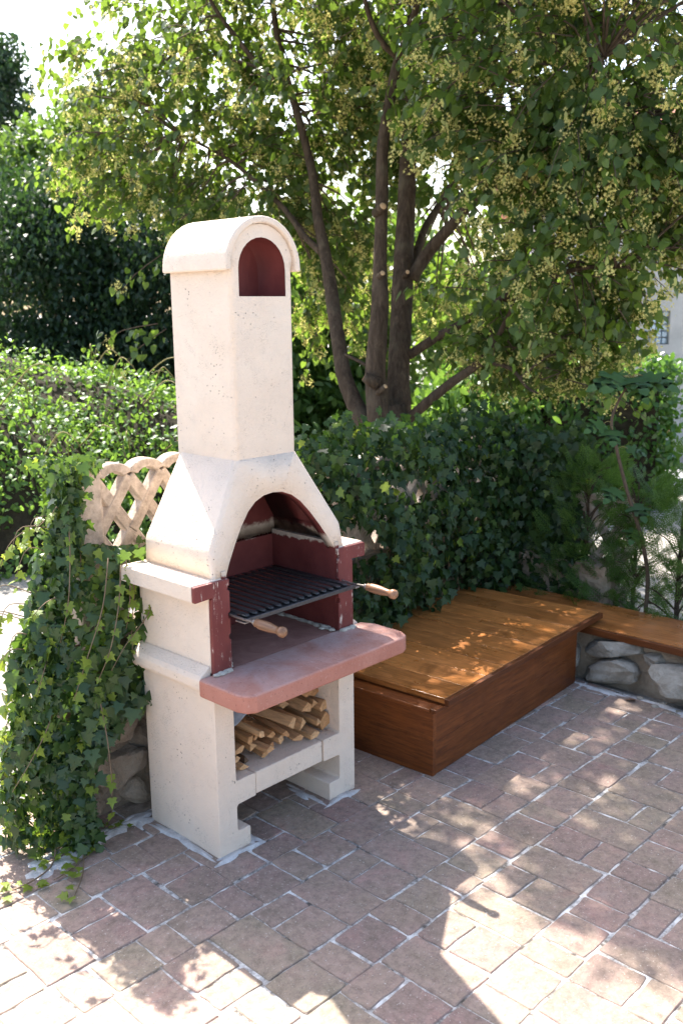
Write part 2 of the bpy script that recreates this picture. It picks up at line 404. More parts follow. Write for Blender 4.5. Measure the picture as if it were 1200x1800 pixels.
# --- leaves: template in x (width), y (stem to tip), z (normal)
def leaf_template(outline, fold=.12, curl=.12):
    """outline: right-hand half from base to tip; returns verts, tris with a midrib"""
    n = len(outline); V = []
    base = outline[0][1]; tip = outline[-1][1]
    mid = [(0, y) for x, y in outline]
    for (x, y) in mid: V.append((0, y, -curl * (y - .4) ** 2))
    for sgn in (1, -1):
        for (x, y) in outline: V.append((sgn * x, y, abs(x) * fold * 2 - curl * (y - .4) ** 2 - .25 * x * x))
    T = []
    for sgn, o in ((1, n), (-1, 2 * n)):
        for i in range(n - 1):
            quad = (i, i + 1, o + i + 1, o + i)
            if sgn > 0: quad = quad[::-1]
            a, b, c, d = quad
            T += [(a, b, c), (a, c, d)]
    V = np.array(V, float); V[:, :2] *= 1.0
    # drop the degenerate triangles at base and tip
    T = [t for t in T if np.linalg.norm(np.cross(V[t[1]] - V[t[0]], V[t[2]] - V[t[0]])) > 1e-7]
    return V, np.array(T)
LINDEN = leaf_template([(0.0, .02), (.30, -.05), (.46, .22), (.40, .55), (.18, .85), (0, 1.08)], .10, .25)
LINDEN_FAR = leaf_template([(0.0, .0), (.45, .18), (.30, .68), (0, 1.05)], .10, .25)
IVY = leaf_template([(0.0, .05), (.22, -.08), (.52, .06), (.36, .30), (.58, .50), (.26, .56), (.14, .80), (0, 1.12)], .06, .18)
IVY_FAR = leaf_template([(0.0, .02), (.42, .02), (.34, .45), (0, 1.05)], .08, .18)
OVAL = leaf_template([(0.0, .0), (.20, .22), (.26, .50), (.16, .80), (0, 1.0)], .10, .2)
OVAL_FAR = leaf_template([(0.0, .0), (.30, .45), (0, 1.0)], .12, .2)
BRACT = leaf_template([(0.0, .0), (.13, .25), (.13, .7), (0, 1.0)], .06, .5)
def _fig():
    o = [(0.0, 0.0), (.20, -.10), (.40, .06), (.27, .22), (.58, .36), (.60, .52), (.26, .44), (.34, .78), (.20, .80), (.13, .62), (.16, .98), (0, 1.15)]
    return leaf_template(o, .05, .25)
FIG = _fig()

def basis(tip, nor):
    tip = tip / (np.linalg.norm(tip, axis=1)[:, None] + 1e-9)
    nor = nor - tip * (nor * tip).sum(1)[:, None]
    nor = nor / (np.linalg.norm(nor, axis=1)[:, None] + 1e-9)
    return np.cross(tip, nor), tip, nor
def scatter(name, tpl, pos, tip, nor, size, mat, parent=None, kind='stuff'):
    V, T = tpl; X, Y, Z = basis(tip, nor); N = len(pos)
    W = (pos[:, None, :] + size[:, None, None] * (V[None, :, 0:1] * X[:, None, :] + V[None, :, 1:2] * Y[:, None, :] + V[None, :, 2:3] * Z[:, None, :]))
    F = T[None] + (np.arange(N) * len(V))[:, None, None]
    o = obj(name, fast_mesh(name, W.reshape(-1, 3), F.reshape(-1, 3)), parent, [mat], False)
    if kind: o['kind'] = kind
    return o
def place_leaves(name, me, pos, tip, nor, size, parent):
    X, Y, Z = basis(tip, nor)
    for i in range(len(pos)):
        m = Matrix(((X[i][0], Y[i][0], Z[i][0], pos[i][0]), (X[i][1], Y[i][1], Z[i][1], pos[i][1]), (X[i][2], Y[i][2], Z[i][2], pos[i][2]), (0, 0, 0, 1)))
        m = m @ Matrix.Diagonal((size[i], size[i], size[i], 1))
        o = bpy.data.objects.new(name, me); o.matrix_basis = m; link(o, parent)
def leaf_mesh(name, tpl, mat):
    me = fast_mesh(name, *tpl); me.materials.append(mat); return me
def split_largest(pos, tip, nor, size, n=300, front=None):
    """index sets: the n leaves that show largest in the picture, and the rest"""
    x, y, z = project(pos)
    X, Y, Z = basis(tip, nor)
    view = (CAM - pos); view /= np.linalg.norm(view, axis=1)[:, None]
    sc = size / z * (.3 + np.abs((Z * view).sum(1)))
    sc[(x < 0) | (x > 1200) | (y < 0) | (y > 1800)] = 0
    if front is not None: sc = sc * front
    idx = np.argsort(-sc); return idx[:n], idx[n:]
def foliage(name, tpl, mat, pos, tip, nor, size, parent, n=300, front=None):
    a, b = split_largest(pos, tip, nor, size, n, front)
    place_leaves('leaf', leaf_mesh('leaf', tpl, mat), pos[a], tip[a], nor[a], size[a], parent)
    return scatter(name, tpl, pos[b], tip[b], nor[b], size[b], mat, parent)
def rnd(n, s=1.0): return RNG.normal(0, s, (n, 3))
def hash3(P, sc, seed=0.0):
    """cheap smooth noise in [0,1]"""
    P = np.asarray(P) * sc + seed
    return .5 + .5 * np.sin(P[:, 0] * 1.7 + 1.3 * np.sin(P[:, 1] * 2.1 + .4) + seed) * np.sin(P[:, 1] * 1.9 + 1.1 * np.sin(P[:, 2] * 2.3) + .7) * np.sin(P[:, 2] * 2.0 + 1.2 * np.sin(P[:, 0] * 1.6) + 1.9)
def rock(name, size, seed, sub=3, sq=.6):
    rg = np.random.default_rng(seed)
    bm = bmesh.new(); bmesh.ops.create_icosphere(bm, subdivisions=sub, radius=1.0)
    dirs = rg.normal(0, 1, (14, 3)); dirs /= np.linalg.norm(dirs, axis=1)[:, None]; cut = rg.uniform(.58, .92, 14)
    ph = rg.uniform(0, 9, 3)
    for v in bm.verts:
        p = np.array(v.co)
        m = np.abs(p).max(); p = p * ((1 - sq) + sq / m)
        for d, c in zip(dirs, cut):
            e = p @ d
            if e > c: p = p - d * (e - c) * .95
        k = 1 + .05 * math.sin(5 * p[0] + ph[0]) * math.sin(6 * p[1] + ph[1]) + .04 * math.sin(11 * p[2] + ph[2] + 4 * p[0])
        v.co = Vector(p * k * np.array(size))
    me = bpy.data.meshes.new(name); bm.to_mesh(me); bm.free()
    return me

#STRUCTURE
# ------------------------------------------------------------------ ground and patio
gm = mesh_from('ground', [(-300, -300, -.02), (300, -300, -.02), (300, 300, -.02), (-300, 300, -.02)], [(0, 1, 2, 3)])
tag(obj('ground', gm, None, [M['ground']]), 'pale sunlit gravel ground around the patio', None, None, 'structure')
PX0, PX1, PY0, PY1 = -1.75, 2.13, -2.6, .83
patio = obj('patio', mesh_from('patio', [(PX0, PY0, .0002), (PX1, PY0, .0002), (PX1, PY1, .0002), (PX0, PY1, .0002),
            (PX0, PY0, -.05), (PX1, PY0, -.05), (PX1, PY1, -.05), (PX0, PY1, -.05)], [(0, 1, 2, 3), (0, 4, 5, 1), (1, 5, 6, 2), (2, 6, 7, 3), (3, 7, 4, 0)]), None, [M['grout']])
tag(patio, 'patio of brown clay tiles laid with whitish cement joints', None, None, 'structure')
# rows run along x: tall rows (one full tile, then two stacked), low rows (long tile, short tile)
TALL, LOW, FULLW = .2585, .154, .1575
rows = []
y = .545
tall = True
shift_tall = {0: -.214 - .158, 1: .035, 2: .295, 3: .42}
shift_low = {0: .205, 1: -.04, 2: .364, 3: .21}
tiles = []
yt = [(.545, .285, 't', .10), (.285, .13, 'l', .13), (.13, -.128, 't', -.371), (-.128, -.279, 'l', .205), (-.279, -.535, 't', .036), (-.535, -.696, 'l', -.04),
      (-.696, -.955, 't', .296), (-.955, -1.11, 'l', .364), (-1.11, -1.37, 't', .422), (-1.37, -1.525, 'l', .16), (-1.525, -1.785, 't', .05),
      (-1.785, -1.94, 'l', .30), (-1.94, -2.20, 't', .21), (-2.2, -2.355, 'l', .02), (.70, .545, 'l', .05), (.83, .70, 'l', .15)]
rt = random.Random(5)
for (y1, y0, kd, off) in yt:
    per = .3165 if kd == 't' else .2605
    k0 = int((PX0 - off) / per) - 1
    for k in range(k0, int((PX1 - off) / per) + 2):
        x = off + k * per
        if kd == 't':
            tiles.append((x, x + .158, y0, y1))
            sp = y0 + (rt.choice([.10, .155, .15]))
            tiles.append((x + .158, x + per, y0, sp)); tiles.append((x + .158, x + per, sp, y1))
        else:
            tiles.append((x, x + .156, y0, y1)); tiles.append((x + .156, x + per, y0, y1))
def tile_mesh(wd, ht, sd):
    rg = random.Random(sd); n = 3
    pts = []
    g = rg.choice([.002, .0028, .0035, .005])
    hw, hh = wd / 2 - g, ht / 2 - g
    c = .005
    def edge(a, b, m):
        for i in range(m):
            t = i / m
            pts.append((a[0] + (b[0] - a[0]) * t + rg.uniform(-.0026, .0026), a[1] + (b[1] - a[1]) * t + rg.uniform(-.0026, .0026)))
    edge((-hw + c, -hh), (hw - c, -hh), n); edge((hw - c, -hh), (hw, -hh + c), 1); edge((hw, -hh + c), (hw, hh - c), n); edge((hw, hh - c), (hw - c, hh), 1)
    edge((hw - c, hh), (-hw + c, hh), n); edge((-hw + c, hh), (-hw, hh - c), 1); edge((-hw, hh - c), (-hw, -hh + c), n); edge((-hw, -hh + c), (-hw + c, -hh), 1)
    m = len(pts); ins = .0026
    top = [(x - ins * (1 if x > 0 else -1), y - ins * (1 if y > 0 else -1), .0038 + rg.uniform(-.0006, .0006)) for x, y in pts]
    v = [(x, y, -.02) for x, y in pts] + [(x, y, .0008) for x, y in pts] + top + [(0, 0, .0043)]
    f = []
    for i in range(m):
        j = (i + 1) % m
        f += [(i, j, m + j, m + i), (m + i, m + j, 2 * m + j, 2 * m + i), (2 * m + i, 2 * m + j, 3 * m)]
    me = mesh_from('tile', v, f); me.materials.append(M['tile']); return me
tcache = {}
scored = []
for i, (x0, x1, y0, y1) in enumerate(tiles):
    x0, x1 = max(x0, PX0), min(x1, PX1 - .01)
    if x1 - x0 < .03: continue
    cx, cy = (x0 + x1) / 2, (y0 + y1) / 2
    px, py, z = project((cx, cy, 0))
    vis = z > .3 and -60 < px < 1260 and py < 1870
    scored.append((0 if vis else 1, z if z > 0 else 99, x0, x1, y0, y1))
scored.sort()
rest_v, rest_f = [], []
for i, (hid, z, x0, x1, y0, y1) in enumerate(scored):
    wd, ht = x1 - x0, y1 - y0
    key = (round(wd, 2), round(ht, 2), i % 9)
    if key not in tcache: tcache[key] = tile_mesh(wd, ht, len(tcache))
    loc = Vector(((x0 + x1) / 2 + rt.uniform(-.003, .003), (y0 + y1) / 2 + rt.uniform(-.003, .003), rt.uniform(-.0015, .0018)))
    mw = Matrix.Translation(loc) @ Matrix.Rotation(rt.uniform(-.009, .009), 4, 'Z') @ Matrix.Rotation(rt.uniform(-.006, .006), 4, 'X') @ Matrix.Rotation(rt.uniform(-.006, .006), 4, 'Y')
    if not hid and i < 300:
        o = bpy.data.objects.new('tile', tcache[key]); o.matrix_basis = mw; link(o, patio)
    else:
        b = len(rest_v); me = tcache[key]
        rest_v += [tuple(mw @ v.co) for v in me.vertices]; rest_f += [tuple(b + q for q in p.vertices) for p in me.polygons]
if rest_v: tag(obj('tiles', mesh_from('tiles', rest_v, rest_f), patio, [M['tile']]), kind='stuff')
# cement smears: flat irregular skins left on the tiles
def smear(cx, cy, rx, ry, sd, z=.0075, rot=0.0):
    rg = random.Random(sd); n = 26; pts = []
    for i in range(n):
        a = 2 * math.pi * i / n; k = 1 + .28 * math.sin(3 * a + sd) + .18 * math.sin(5 * a + 2 * sd) + rg.uniform(-.22, .22)
        x, yv = rx * k * math.cos(a), ry * k * math.sin(a)
        pts.append((cx + x * math.cos(rot) - yv * math.sin(rot), cy + x * math.sin(rot) + yv * math.cos(rot)))
    v = [(cx, cy, z + .003)] + [(cx + (p[0] - cx) * .6, cy + (p[1] - cy) * .6, z + .002 + rg.uniform(-.001, .002)) for p in pts] + [(p[0], p[1], z - .008) for p in pts]
    f = []
    for i in range(n):
        j = (i + 1) % n; f += [(0, 1 + i, 1 + j), (1 + i, 1 + n + i, 1 + n + j), (1 + i, 1 + n + j, 1 + j)]
    return obj('cement_smear', mesh_from('cement_smear', v, f), patio, [M['smear']], True)
smear(-.012, .20, .022, .21, 1); smear(.05, -.012, .10, .022, 2); smear(.145, .03, .03, .06, 3); smear(.56, -.012, .10, .02, 4); smear(.475, .10, .022, .11, 5)
smear(-.03, .40, .07, .05, 6); smear(-.13, .42, .12, .045, 7, rot=.1); smear(-.28, .40, .13, .05, 8); smear(-.40, .38, .09, .06, 9)
smear(2.07, -.22, .022, .15, 10); smear(2.085, -.62, .03, .22, 11); smear(2.08, -.98, .03, .16, 12)
# ------------------------------------------------------------------ masonry barbecue
W, D = .64, .375
bbq = thing('masonry_barbecue', 'tall cream masonry barbecue with chimney, red counter slab and arched fire opening', 'barbecue', (W / 2, D / 2, 0))
def mir(prof): return [(W - x, z) for x, z in reversed(prof)]
leg_prof = [(0, 0), (.132, 0), (.132, .068), (.128, .072), (.084, .072), (.078, .080), (.078, .158), (.084, .166), (.158, .168), (.160, .172), (.160, .246), (.156, .250), (.083, .250), (.078, .256), (.078, .577), (0, .577)]
for pf in (leg_prof, mir(leg_prof)):
    bevel(obj('leg_panel', prism_y('leg_panel', pf, 0, D), bbq, [M['cream']]), .004, 2, 40)
bevel(obj('wood_shelf', prism_y('wood_shelf', [(.1635, .170), (.4765, .170), (.4765, .248), (.1635, .248)], .003, D - .01), bbq, [M['cream']]), .005, 2)
# counter slab with clipped front corners
sp = [(-.048, -.165), (-.034, -.200), (-.008, -.214), (.664, -.214), (.694, -.200), (.712, -.165), (.712, -.04), (.690, .012), (-.048, .012)]
slab = bevel(obj('counter_slab', prism_z('counter_slab', sp, .578, .636), bbq, [M['slab']]), .008, 3)
obj('hearth_floor', box_mesh('hearth_floor', .02, W - .02, .0125, D - .03, .58, .6345), bbq, [M['hearth']])
# moulding along the sides
mould = [(.004, .576), (-.030, .584), (-.040, .598), (-.042, .626), (-.034, .640), (-.004, .662), (.004, .664)]
for pf in (mould, mir(mould)):
    bevel(obj('side_moulding', prism_y('side_moulding', pf if pf is mould else pf, .0135, D + .004), bbq, [M['cream']]), .004, 2, 25)
# fire box walls: cream outside, oxide red lining inside
for s in (0, 1):
    X = (lambda x: x) if s == 0 else (lambda x: W - x)
    def bx(nm, x0, x1, y0, y1, z0, z1, mt):
        a, b = sorted((X(x0), X(x1))); return obj(nm, box_mesh(nm, a, b, y0, y1, z0, z1), bbq, [M[mt]])
    bevel(bx('side_wall', .002, .058, .011, D, .638, .9005, 'cream'), .006, 2)
    bx('fire_lining', .0585, .0775, .011, D - .043, .6365, .955, 'lining')
    # grooved red front edge of post and ledge
    fp = [(.003, .637), (.077, .637), (.077, .738), (.070, .740), (.070, .754), (.077, .757), (.077, .806), (.070, .808), (.070, .824), (.077, .827), (.077, .896), (.070, .898), (.070, .910), (.077, .912),
          (.077, .9335), (-.057, .9335), (-.060, .930), (-.060, .886), (-.057, .883), (.010, .886), (.004, .880)]
    if s: fp = [(X(x), z) for x, z in reversed(fp)]
    bevel(obj('red_front_edge', prism_y('red_front_edge', fp, -.003, .0105), bbq, [M['oxide']]), .003, 2, 40)
    lg = [(-.061, .884), (.058, .884), (.058, .9355), (-.058, .9365), (-.061, .933)]
    if s: lg = [(X(x), z) for x, z in reversed(lg)]
    bevel(obj('side_ledge', prism_y('side_ledge', lg, .0108, D + .006), bbq, [M['cream']]), .005, 2, 25)
    # mortar squeezed out under the posts
    rg = random.Random(3 + s)
    for j in range(9):
        t = j / 8
        cx, cyy = (X(.01 + .085 * t), -.006 + rg.uniform(-.006, .004)) if j < 6 else (X(.086 + rg.uniform(-.004, .004)), .0 + (j - 5) * .02)
        me = rock('mortar_bed', (rg.uniform(.016, .026), rg.uniform(.009, .017), rg.uniform(.004, .009)), 40 + j + 20 * s, 2, .2)
        obj('mortar_bed', me, bbq, [M['mortar']], True, Matrix.Translation((cx, cyy, .639)))
    for j in range(7):
        me = rock('mortar_bed', (rg.uniform(.009, .017), rg.uniform(.026, .04), rg.uniform(.006, .013)), 140 + j + 20 * s, 2, .2)
        obj('mortar_bed', me, bbq, [M['mortar']], True, Matrix.Translation((X(.082), .06 + j * .038, .638)))
obj('back_wall', box_mesh('back_wall', .0587, W - .0587, D - .042, D - .002, .6365, .936), bbq, [M['lining']])

# hood: sloping shell with the arched mouth, oxide red inside
zb, zm, zt = .9355, 1.015, 1.280
hx0, hx1, hy0, hy1 = .026, .614, .014, .372
cx0, cx1, cy0, cy1 = .188, .452, .076, .372
fy = lambda z: hy0 + (max(z, zb) - zb) / (zt - zb) * (cy0 - hy0)
arch = [(.078, zb), (.098, .972), (.132, 1.025), (.168, 1.075), (.205, 1.117), (.240, 1.143), (.280, 1.158), (.320, 1.162), (.360, 1.158), (.400, 1.143), (.435, 1.117), (.472, 1.075), (.508, 1.025), (.542, .972), (.562, zb)]
V = []; F = []
def av(x, y, z): V.append((x, y, z)); return len(V) - 1
ar = [av(x, fy(z), z) for x, z in arch]
fl_b, fl_m, fl_t = av(hx0, fy(zb), zb), av(hx0 + .004, fy(zm), zm), av(cx0, cy0, zt)
fr_b, fr_m, fr_t = av(hx1, fy(zb), zb), av(hx1 - .004, fy(zm), zm), av(cx1, cy0, zt)
bl_b, bl_m, bl_t = av(hx0, hy1, zb), av(hx0 + .004, hy1, zm), av(cx0, cy1, zt)
br_b, br_m, br_t = av(hx1, hy1, zb), av(hx1 - .004, hy1, zm), av(cx1, cy1, zt)
apex = av(.320, cy0, zt)
# front, cut into pieces so that the mouth stays open
F += [(fl_b, ar[0], ar[1], fl_m), (fl_m, ar[1], ar[2]), (fl_m, ar[2], ar[3]), (fl_m, ar[3], ar[4], fl_t), (fl_t, ar[4], ar[5]), (fl_t, ar[5], ar[6]), (fl_t, ar[6], ar[7], apex)]
F += [(ar[-1], fr_b, fr_m, ar[-2]), (fr_m, ar[-3], ar[-2]), (fr_m, ar[-4], ar[-3]), (fr_m, fr_t, ar[-5], ar[-4]), (fr_t, ar[-6], ar[-5]), (fr_t, ar[-7], ar[-6]), (fr_t, apex, ar[7], ar[-7])]
F += [(fl_b, fl_m, bl_m, bl_b), (fl_m, bl_t, bl_m), (fl_m, fl_t, bl_t)]
F += [(fr_b, br_b, br_m, fr_m), (fr_m, br_m, br_t), (fr_m, br_t, fr_t)]
F += [(bl_b, bl_m, br_m, br_b), (bl_m, bl_t, br_t, br_m)]
hood = obj('hood', mesh_from('hood', V, F), bbq, [M['cream'], M['lining']])
bevel(hood, .016, 4, 20)
so = hood.modifiers.new('solid', 'SOLIDIFY'); so.thickness = .034; so.offset = -1; so.material_offset = 1; so.material_offset_rim = 1; so.use_even_offset = False
for p in hood.data.polygons: p.use_smooth = True
hood.data.set_sharp_from_angle(angle=math.radians(28)) if hasattr(hood.data, 'set_sharp_from_angle') else None

# chimney with a barrel top and its smoke opening
zs, rb = 1.872, (cx1 - cx0) / 2          # spring line and radius of the barrel head
mx = (cx0 + cx1) / 2
def head_loop(hw, zlo, zsp, n=14):
    p = [(mx - hw, zlo)] + [(mx - hw * math.cos(math.pi * i / n), zsp + hw * math.sin(math.pi * i / n)) for i in range(n + 1)] + [(mx + hw, zlo)]
    return p
outer = head_loop(rb, zt - .035, zs); inner = head_loop(.0975, 1.785, 1.866)
n = len(outer); y0, y1 = cy0, cy1
Vh = [(x, y0, z) for x, z in outer] + [(x, y0, z) for x, z in inner] + [(x, y1, z) for x, z in outer]
Fh = []
for i in range(n - 1): Fh.append((i, n + i, n + i + 1, i + 1))
Fh.append((n - 1, 2 * n - 1, n, 0))
Fh = [tuple(reversed(f)) for f in Fh]
for i in range(n): j = (i + 1) % n; Fh.append((i, j, 2 * n + j, 2 * n + i)[::1])
Fh.append(tuple(range(2 * n, 3 * n)))
hm = mesh_from('chimney', Vh, Fh)
bm = bmesh.new(); bm.from_mesh(hm); bmesh.ops.recalc_face_normals(bm, faces=bm.faces)
e = [q for q in bm.edges if abs(q.verts[0].co.y - q.verts[1].co.y) < 1e-4 and abs(abs(q.verts[0].co.x - mx) - rb) < 1e-4 and abs(abs(q.verts[1].co.x - mx) - rb) < 1e-4 and q.verts[0].co.y < .2]
bmesh.ops.bevel(bm, geom=e, offset=.020, segments=4, profile=.5, affect='EDGES')
bm.to_mesh(hm); bm.free()
head = obj('chimney', hm, bbq, [M['cream']])
for p in hm.polygons: p.use_smooth = True
if hasattr(hm, 'set_sharp_from_angle'): hm.set_sharp_from_angle(angle=math.radians(35))
# painted recess behind the opening
dp = .13
Vr = [(x, y0 + .001, z) for x, z in inner] + [(x, y0 + dp, z) for x, z in inner]
Fr = [(i, (i + 1) % n, n + (i + 1) % n, n + i) for i in range(n)] + [tuple(range(n, 2 * n))]
rm = mesh_from('smoke_opening', Vr, Fr)
for p in rm.polygons: p.use_smooth = len(p.vertices) == 4
obj('smoke_opening', rm, head, [M['oxide_clean']])
# barrel cap with a small lip
ro, ri = .1555, rb + .0015
ca, na = [], 20
prof = [(mx - ro * math.cos(math.pi * i / na), zs + ro * math.sin(math.pi * i / na)) for i in range(na + 1)]
prof = [(mx - ro - .001, zs - .010)] + prof + [(mx + ro + .001, zs - .010)]
inn = [(mx - ri * math.cos(math.pi * i / na), zs + ri * math.sin(math.pi * i / na)) for i in range(na + 1)]
inn = [(mx - ri, zs - .010)] + inn + [(mx + ri, zs - .010)]
m_ = len(prof); ya, yb = cy0 - .013, cy1 + .012
Vc = [(x, ya, z) for x, z in prof] + [(x, ya, z) for x, z in inn] + [(x, yb, z) for x, z in prof] + [(x, yb, z) for x, z in inn]
Fc = []
for i in range(m_ - 1):
    Fc += [(i, i + 1, m_ + i + 1, m_ + i), (2 * m_ + i, 3 * m_ + i, 3 * m_ + i + 1, 2 * m_ + i + 1), (i, 2 * m_ + i, 2 * m_ + i + 1, i + 1), (m_ + i, m_ + i + 1, 3 * m_ + i + 1, 3 * m_ + i)]
Fc += [(0, m_, 3 * m_, 2 * m_), (m_ - 1, 3 * m_ - 1, 4 * m_ - 1, 2 * m_ - 1)]
cm = mesh_from('chimney_cap', Vc, Fc)
bm = bmesh.new(); bm.from_mesh(cm); bmesh.ops.recalc_face_normals(bm, faces=bm.faces); bm.to_mesh(cm); bm.free()
cap = obj('chimney_cap', cm, bbq, [M['cream']], True)
if hasattr(cm, 'set_sharp_from_angle'): cm.set_sharp_from_angle(angle=math.radians(35))
bevel(cap, .006, 3, 40)

# ------------------------------------------------------------------ cooking grate
GZ = .818
grate = thing('cooking_grate', 'dark iron cooking grate with two turned wooden handles resting in the fire opening', 'grate', (.32, .12, GZ))
nb = 14
for i in range(nb):
    x = .098 + i * (.444 / (nb - 1))
    prof = []
    hwid = .0125
    pts = [(-hwid, .31), (-hwid, -.048)] + [(-hwid * math.cos(a), -.048 - hwid * math.sin(a)) for a in (math.pi * q / 6 for q in range(1, 6))] + [(hwid, -.048), (hwid, .31)]
    nn = len(pts)
    v = [(px_, py_, abs(px_) * .28 + .003) for px_, py_ in pts] + [(px_, py_, abs(px_) * .28 - .001) for px_, py_ in pts]
    # a shallow channel: centre line lower than the edges
    f = [tuple(range(nn)), tuple(range(2 * nn - 1, nn - 1, -1))] + [(q, nn + q, nn + (q + 1) % nn, (q + 1) % nn) for q in range(nn)]
    me = mesh_from('bar', v, f)
    o = obj('bar', me, grate, [M['iron']], False, Matrix.Translation((x, 0, GZ)) @ Matrix.Rotation(math.radians(7), 4, 'Y'))
    rv = rock('rivet', (.004, .004, .002), i, 1, .1)
    obj('rivet', rv, o, [M['iron']], True, Matrix.Translation((x, -.044, GZ + .004)))
bevel(obj('front_tray', prism_z('front_tray', [(.080, -.078), (.560, -.078), (.560, -.022), (.080, -.022)], GZ - .007, GZ - .003), grate, [M['iron']]), .001, 1)
bevel(obj('front_lip', box_mesh('front_lip', .078, .562, -.082, -.0785, GZ - .010, GZ + .003), grate, [M['iron']]), .001, 1)
obj('rear_rail', box_mesh('rear_rail', .085, .556, .300, .316, GZ - .008, GZ - .003), grate, [M['iron']])
for x in (.0845, .5555):
    obj('side_rail', box_mesh('side_rail', x - .004, x + .004, -.0215, .3, GZ - .008, GZ + .004), grate, [M['iron']])
def lathe(name, prof, origin, axis, parent, mat, seg=14):
    axis = np.array(axis, float); axis /= np.linalg.norm(axis); u = np.cross(axis, [0, 0, 1.0]); u /= np.linalg.norm(u); v = np.cross(axis, u)
    Vv, Ff = [], []
    for t, r in prof:
        for j in range(seg):
            a = 2 * math.pi * j / seg; Vv.append(np.array(origin) + axis * t + (u * math.cos(a) + v * math.sin(a)) * r)
    for i in range(len(prof) - 1):
        for j in range(seg):
            k = (j + 1) % seg; Ff.append((i * seg + j, i * seg + k, (i + 1) * seg + k, (i + 1) * seg + j))
    Ff += [tuple(range(seg - 1, -1, -1)), tuple(range((len(prof) - 1) * seg, len(prof) * seg))]
    return obj(name, mesh_from(name, Vv, Ff), parent, [mat], True)
grip = [(0, .008), (.004, .0135), (.010, .0115), (.014, .014), (.022, .0152), (.040, .0160), (.060, .0150), (.078, .0128), (.092, .0112), (.100, .0118), (.106, .0150), (.114, .0168), (.122, .0158), (.128, .0100), (.129, .003)]
for x in (.070, .572):
    ax = np.array([.02, -1, -.03])
    o = np.array([x, -.128, GZ + .003])
    h = lathe('handle', grip, o, ax, grate, M['grip'])
    lathe('ferrule', [(-.012, .006), (-.010, .0085), (.0005, .0088), (.001, .006)], o, ax, h, M['rod'], 10)
    tube('rod', [(x + .012, .02, GZ - .002), (x + .006, -.06, GZ - .002), (x + .001, -.10, GZ + .002), (x, -.127, GZ + .003)], [.0045] * 4, h, M['rod'], 6, 3)
    bevel(obj('bracket', box_mesh('bracket', x + .002, x + .022, -.074, -.030, GZ - .0155, GZ - .0105), h, [M['rod']]), .001, 1)

# ------------------------------------------------------------------ firewood
LG = [(.289, .318, .034, .027, .1), (.192, .336, .022, .030, .3), (.230, .328, .026, .022, -.2), (.217, .358, .022, .022, .6), (.254, .289, .034, .024, -.1), (.212, .297, .030, .030, .2),
      (.150, .311, .056, .020, -.15), (.180, .266, .027, .027, .4), (.136, .284, .030, .019, -.2), (.336, .284, .027, .030, .5), (.368, .341, .044, .040, -.12), (.436, .308, .042, .044, .15),
      (.463, .361, .044, .034, -.3), (.546, .287, .054, .060, .2), (.560, .340, .062, .030, -.35), (.460, .268, .044, .024, -.15), (.396, .276, .042, .022, -.1), (.503, .296, .020, .024, .3),
      (.330, .318, .030, .026, .2), (.300, .268, .030, .026, .0), (.140, .262, .036, .018, .1), (.250, .262, .028, .020, -.2), (.356, .300, .026, .024, .7), (.520, .350, .030, .030, .2),
      (.410, .372, .044, .030, .25), (.545, .385, .050, .026, -.2), (.490, .400, .050, .026, .1)]
rg = random.Random(21)
for i, (x, z, w_, h_, tw) in enumerate(LG):
    L = rg.uniform(.20, .28); yf = .025 + rg.uniform(0, .05) + (.05 if i > 22 else 0)
    ns = rg.choice([3, 4, 4, 5, 5]); an = sorted(rg.uniform(-.35, .35) + 2 * math.pi * q / ns for q in range(ns))
    r0 = [rg.uniform(.85, 1.1) for _ in range(ns)]
    ring = [[(w_ * .60 * r * math.cos(a) * (1 + rg.uniform(-.08, .08)), yy + rg.uniform(-.006, .006) , h_ * .60 * r * math.sin(a) * (1 + rg.uniform(-.08, .08))) for a, r in zip(an, r0)] for yy in (0, L * .33, L * .66, L)]
    v = [p for q in ring for p in q]
    f = [tuple(range(ns)), tuple(range(4 * ns - 1, 3 * ns - 1, -1))]
    for s in range(3):
        f += [(s * ns + q, (s + 1) * ns + q, (s + 1) * ns + (q + 1) % ns, s * ns + (q + 1) % ns) for q in range(ns)]
    me = mesh_from('firewood', v, f)
    bmm = bmesh.new(); bmm.from_mesh(me); bmesh.ops.recalc_face_normals(bmm, faces=bmm.faces); bmm.to_mesh(me); bmm.free()
    zz = max(z, .2495 + h_ * .56)
    o = obj('firewood', me, None, [M['log']], False, Matrix.Translation((x, yf, zz)) @ Matrix.Rotation(rg.uniform(-.16, .16), 4, 'Z') @ Matrix.Rotation(rg.uniform(-.03, .05), 4, 'X') @ Matrix.Rotation(tw, 4, 'Y'))
    bevel(o, .0012, 1, 40)
    tag(o, 'small split stick of pale firewood piled on the shelf under the red slab', 'firewood', 'firewood on the barbecue shelf')
# folded grey sheet wedged above the left of the firewood
pr_ = [(.084, .372), (.110, .396), (.150, .402), (.185, .422), (.215, .432), (.222, .426)]
v = [(x, .06 + .012 * math.sin(9 * x), z) for x, z in pr_] + [(x, .30, z + .03) for x, z in pr_]
v += [(x + .001, y_, z + .004) for x, y_, z in v]
q = len(pr_); f = []
for i in range(q - 1): f += [(i, i + 1, q + i + 1, q + i), (2 * q + i, 3 * q + i, 3 * q + i + 1, 2 * q + i + 1), (i, 2 * q + i, 2 * q + i + 1, i + 1)]
o = obj('folded_sheet', mesh_from('folded_sheet', v, f), None, [M['sheet']], True)
v2 = None
tag(o, 'grey folded sheet lying over the left end of the firewood', 'sheet')

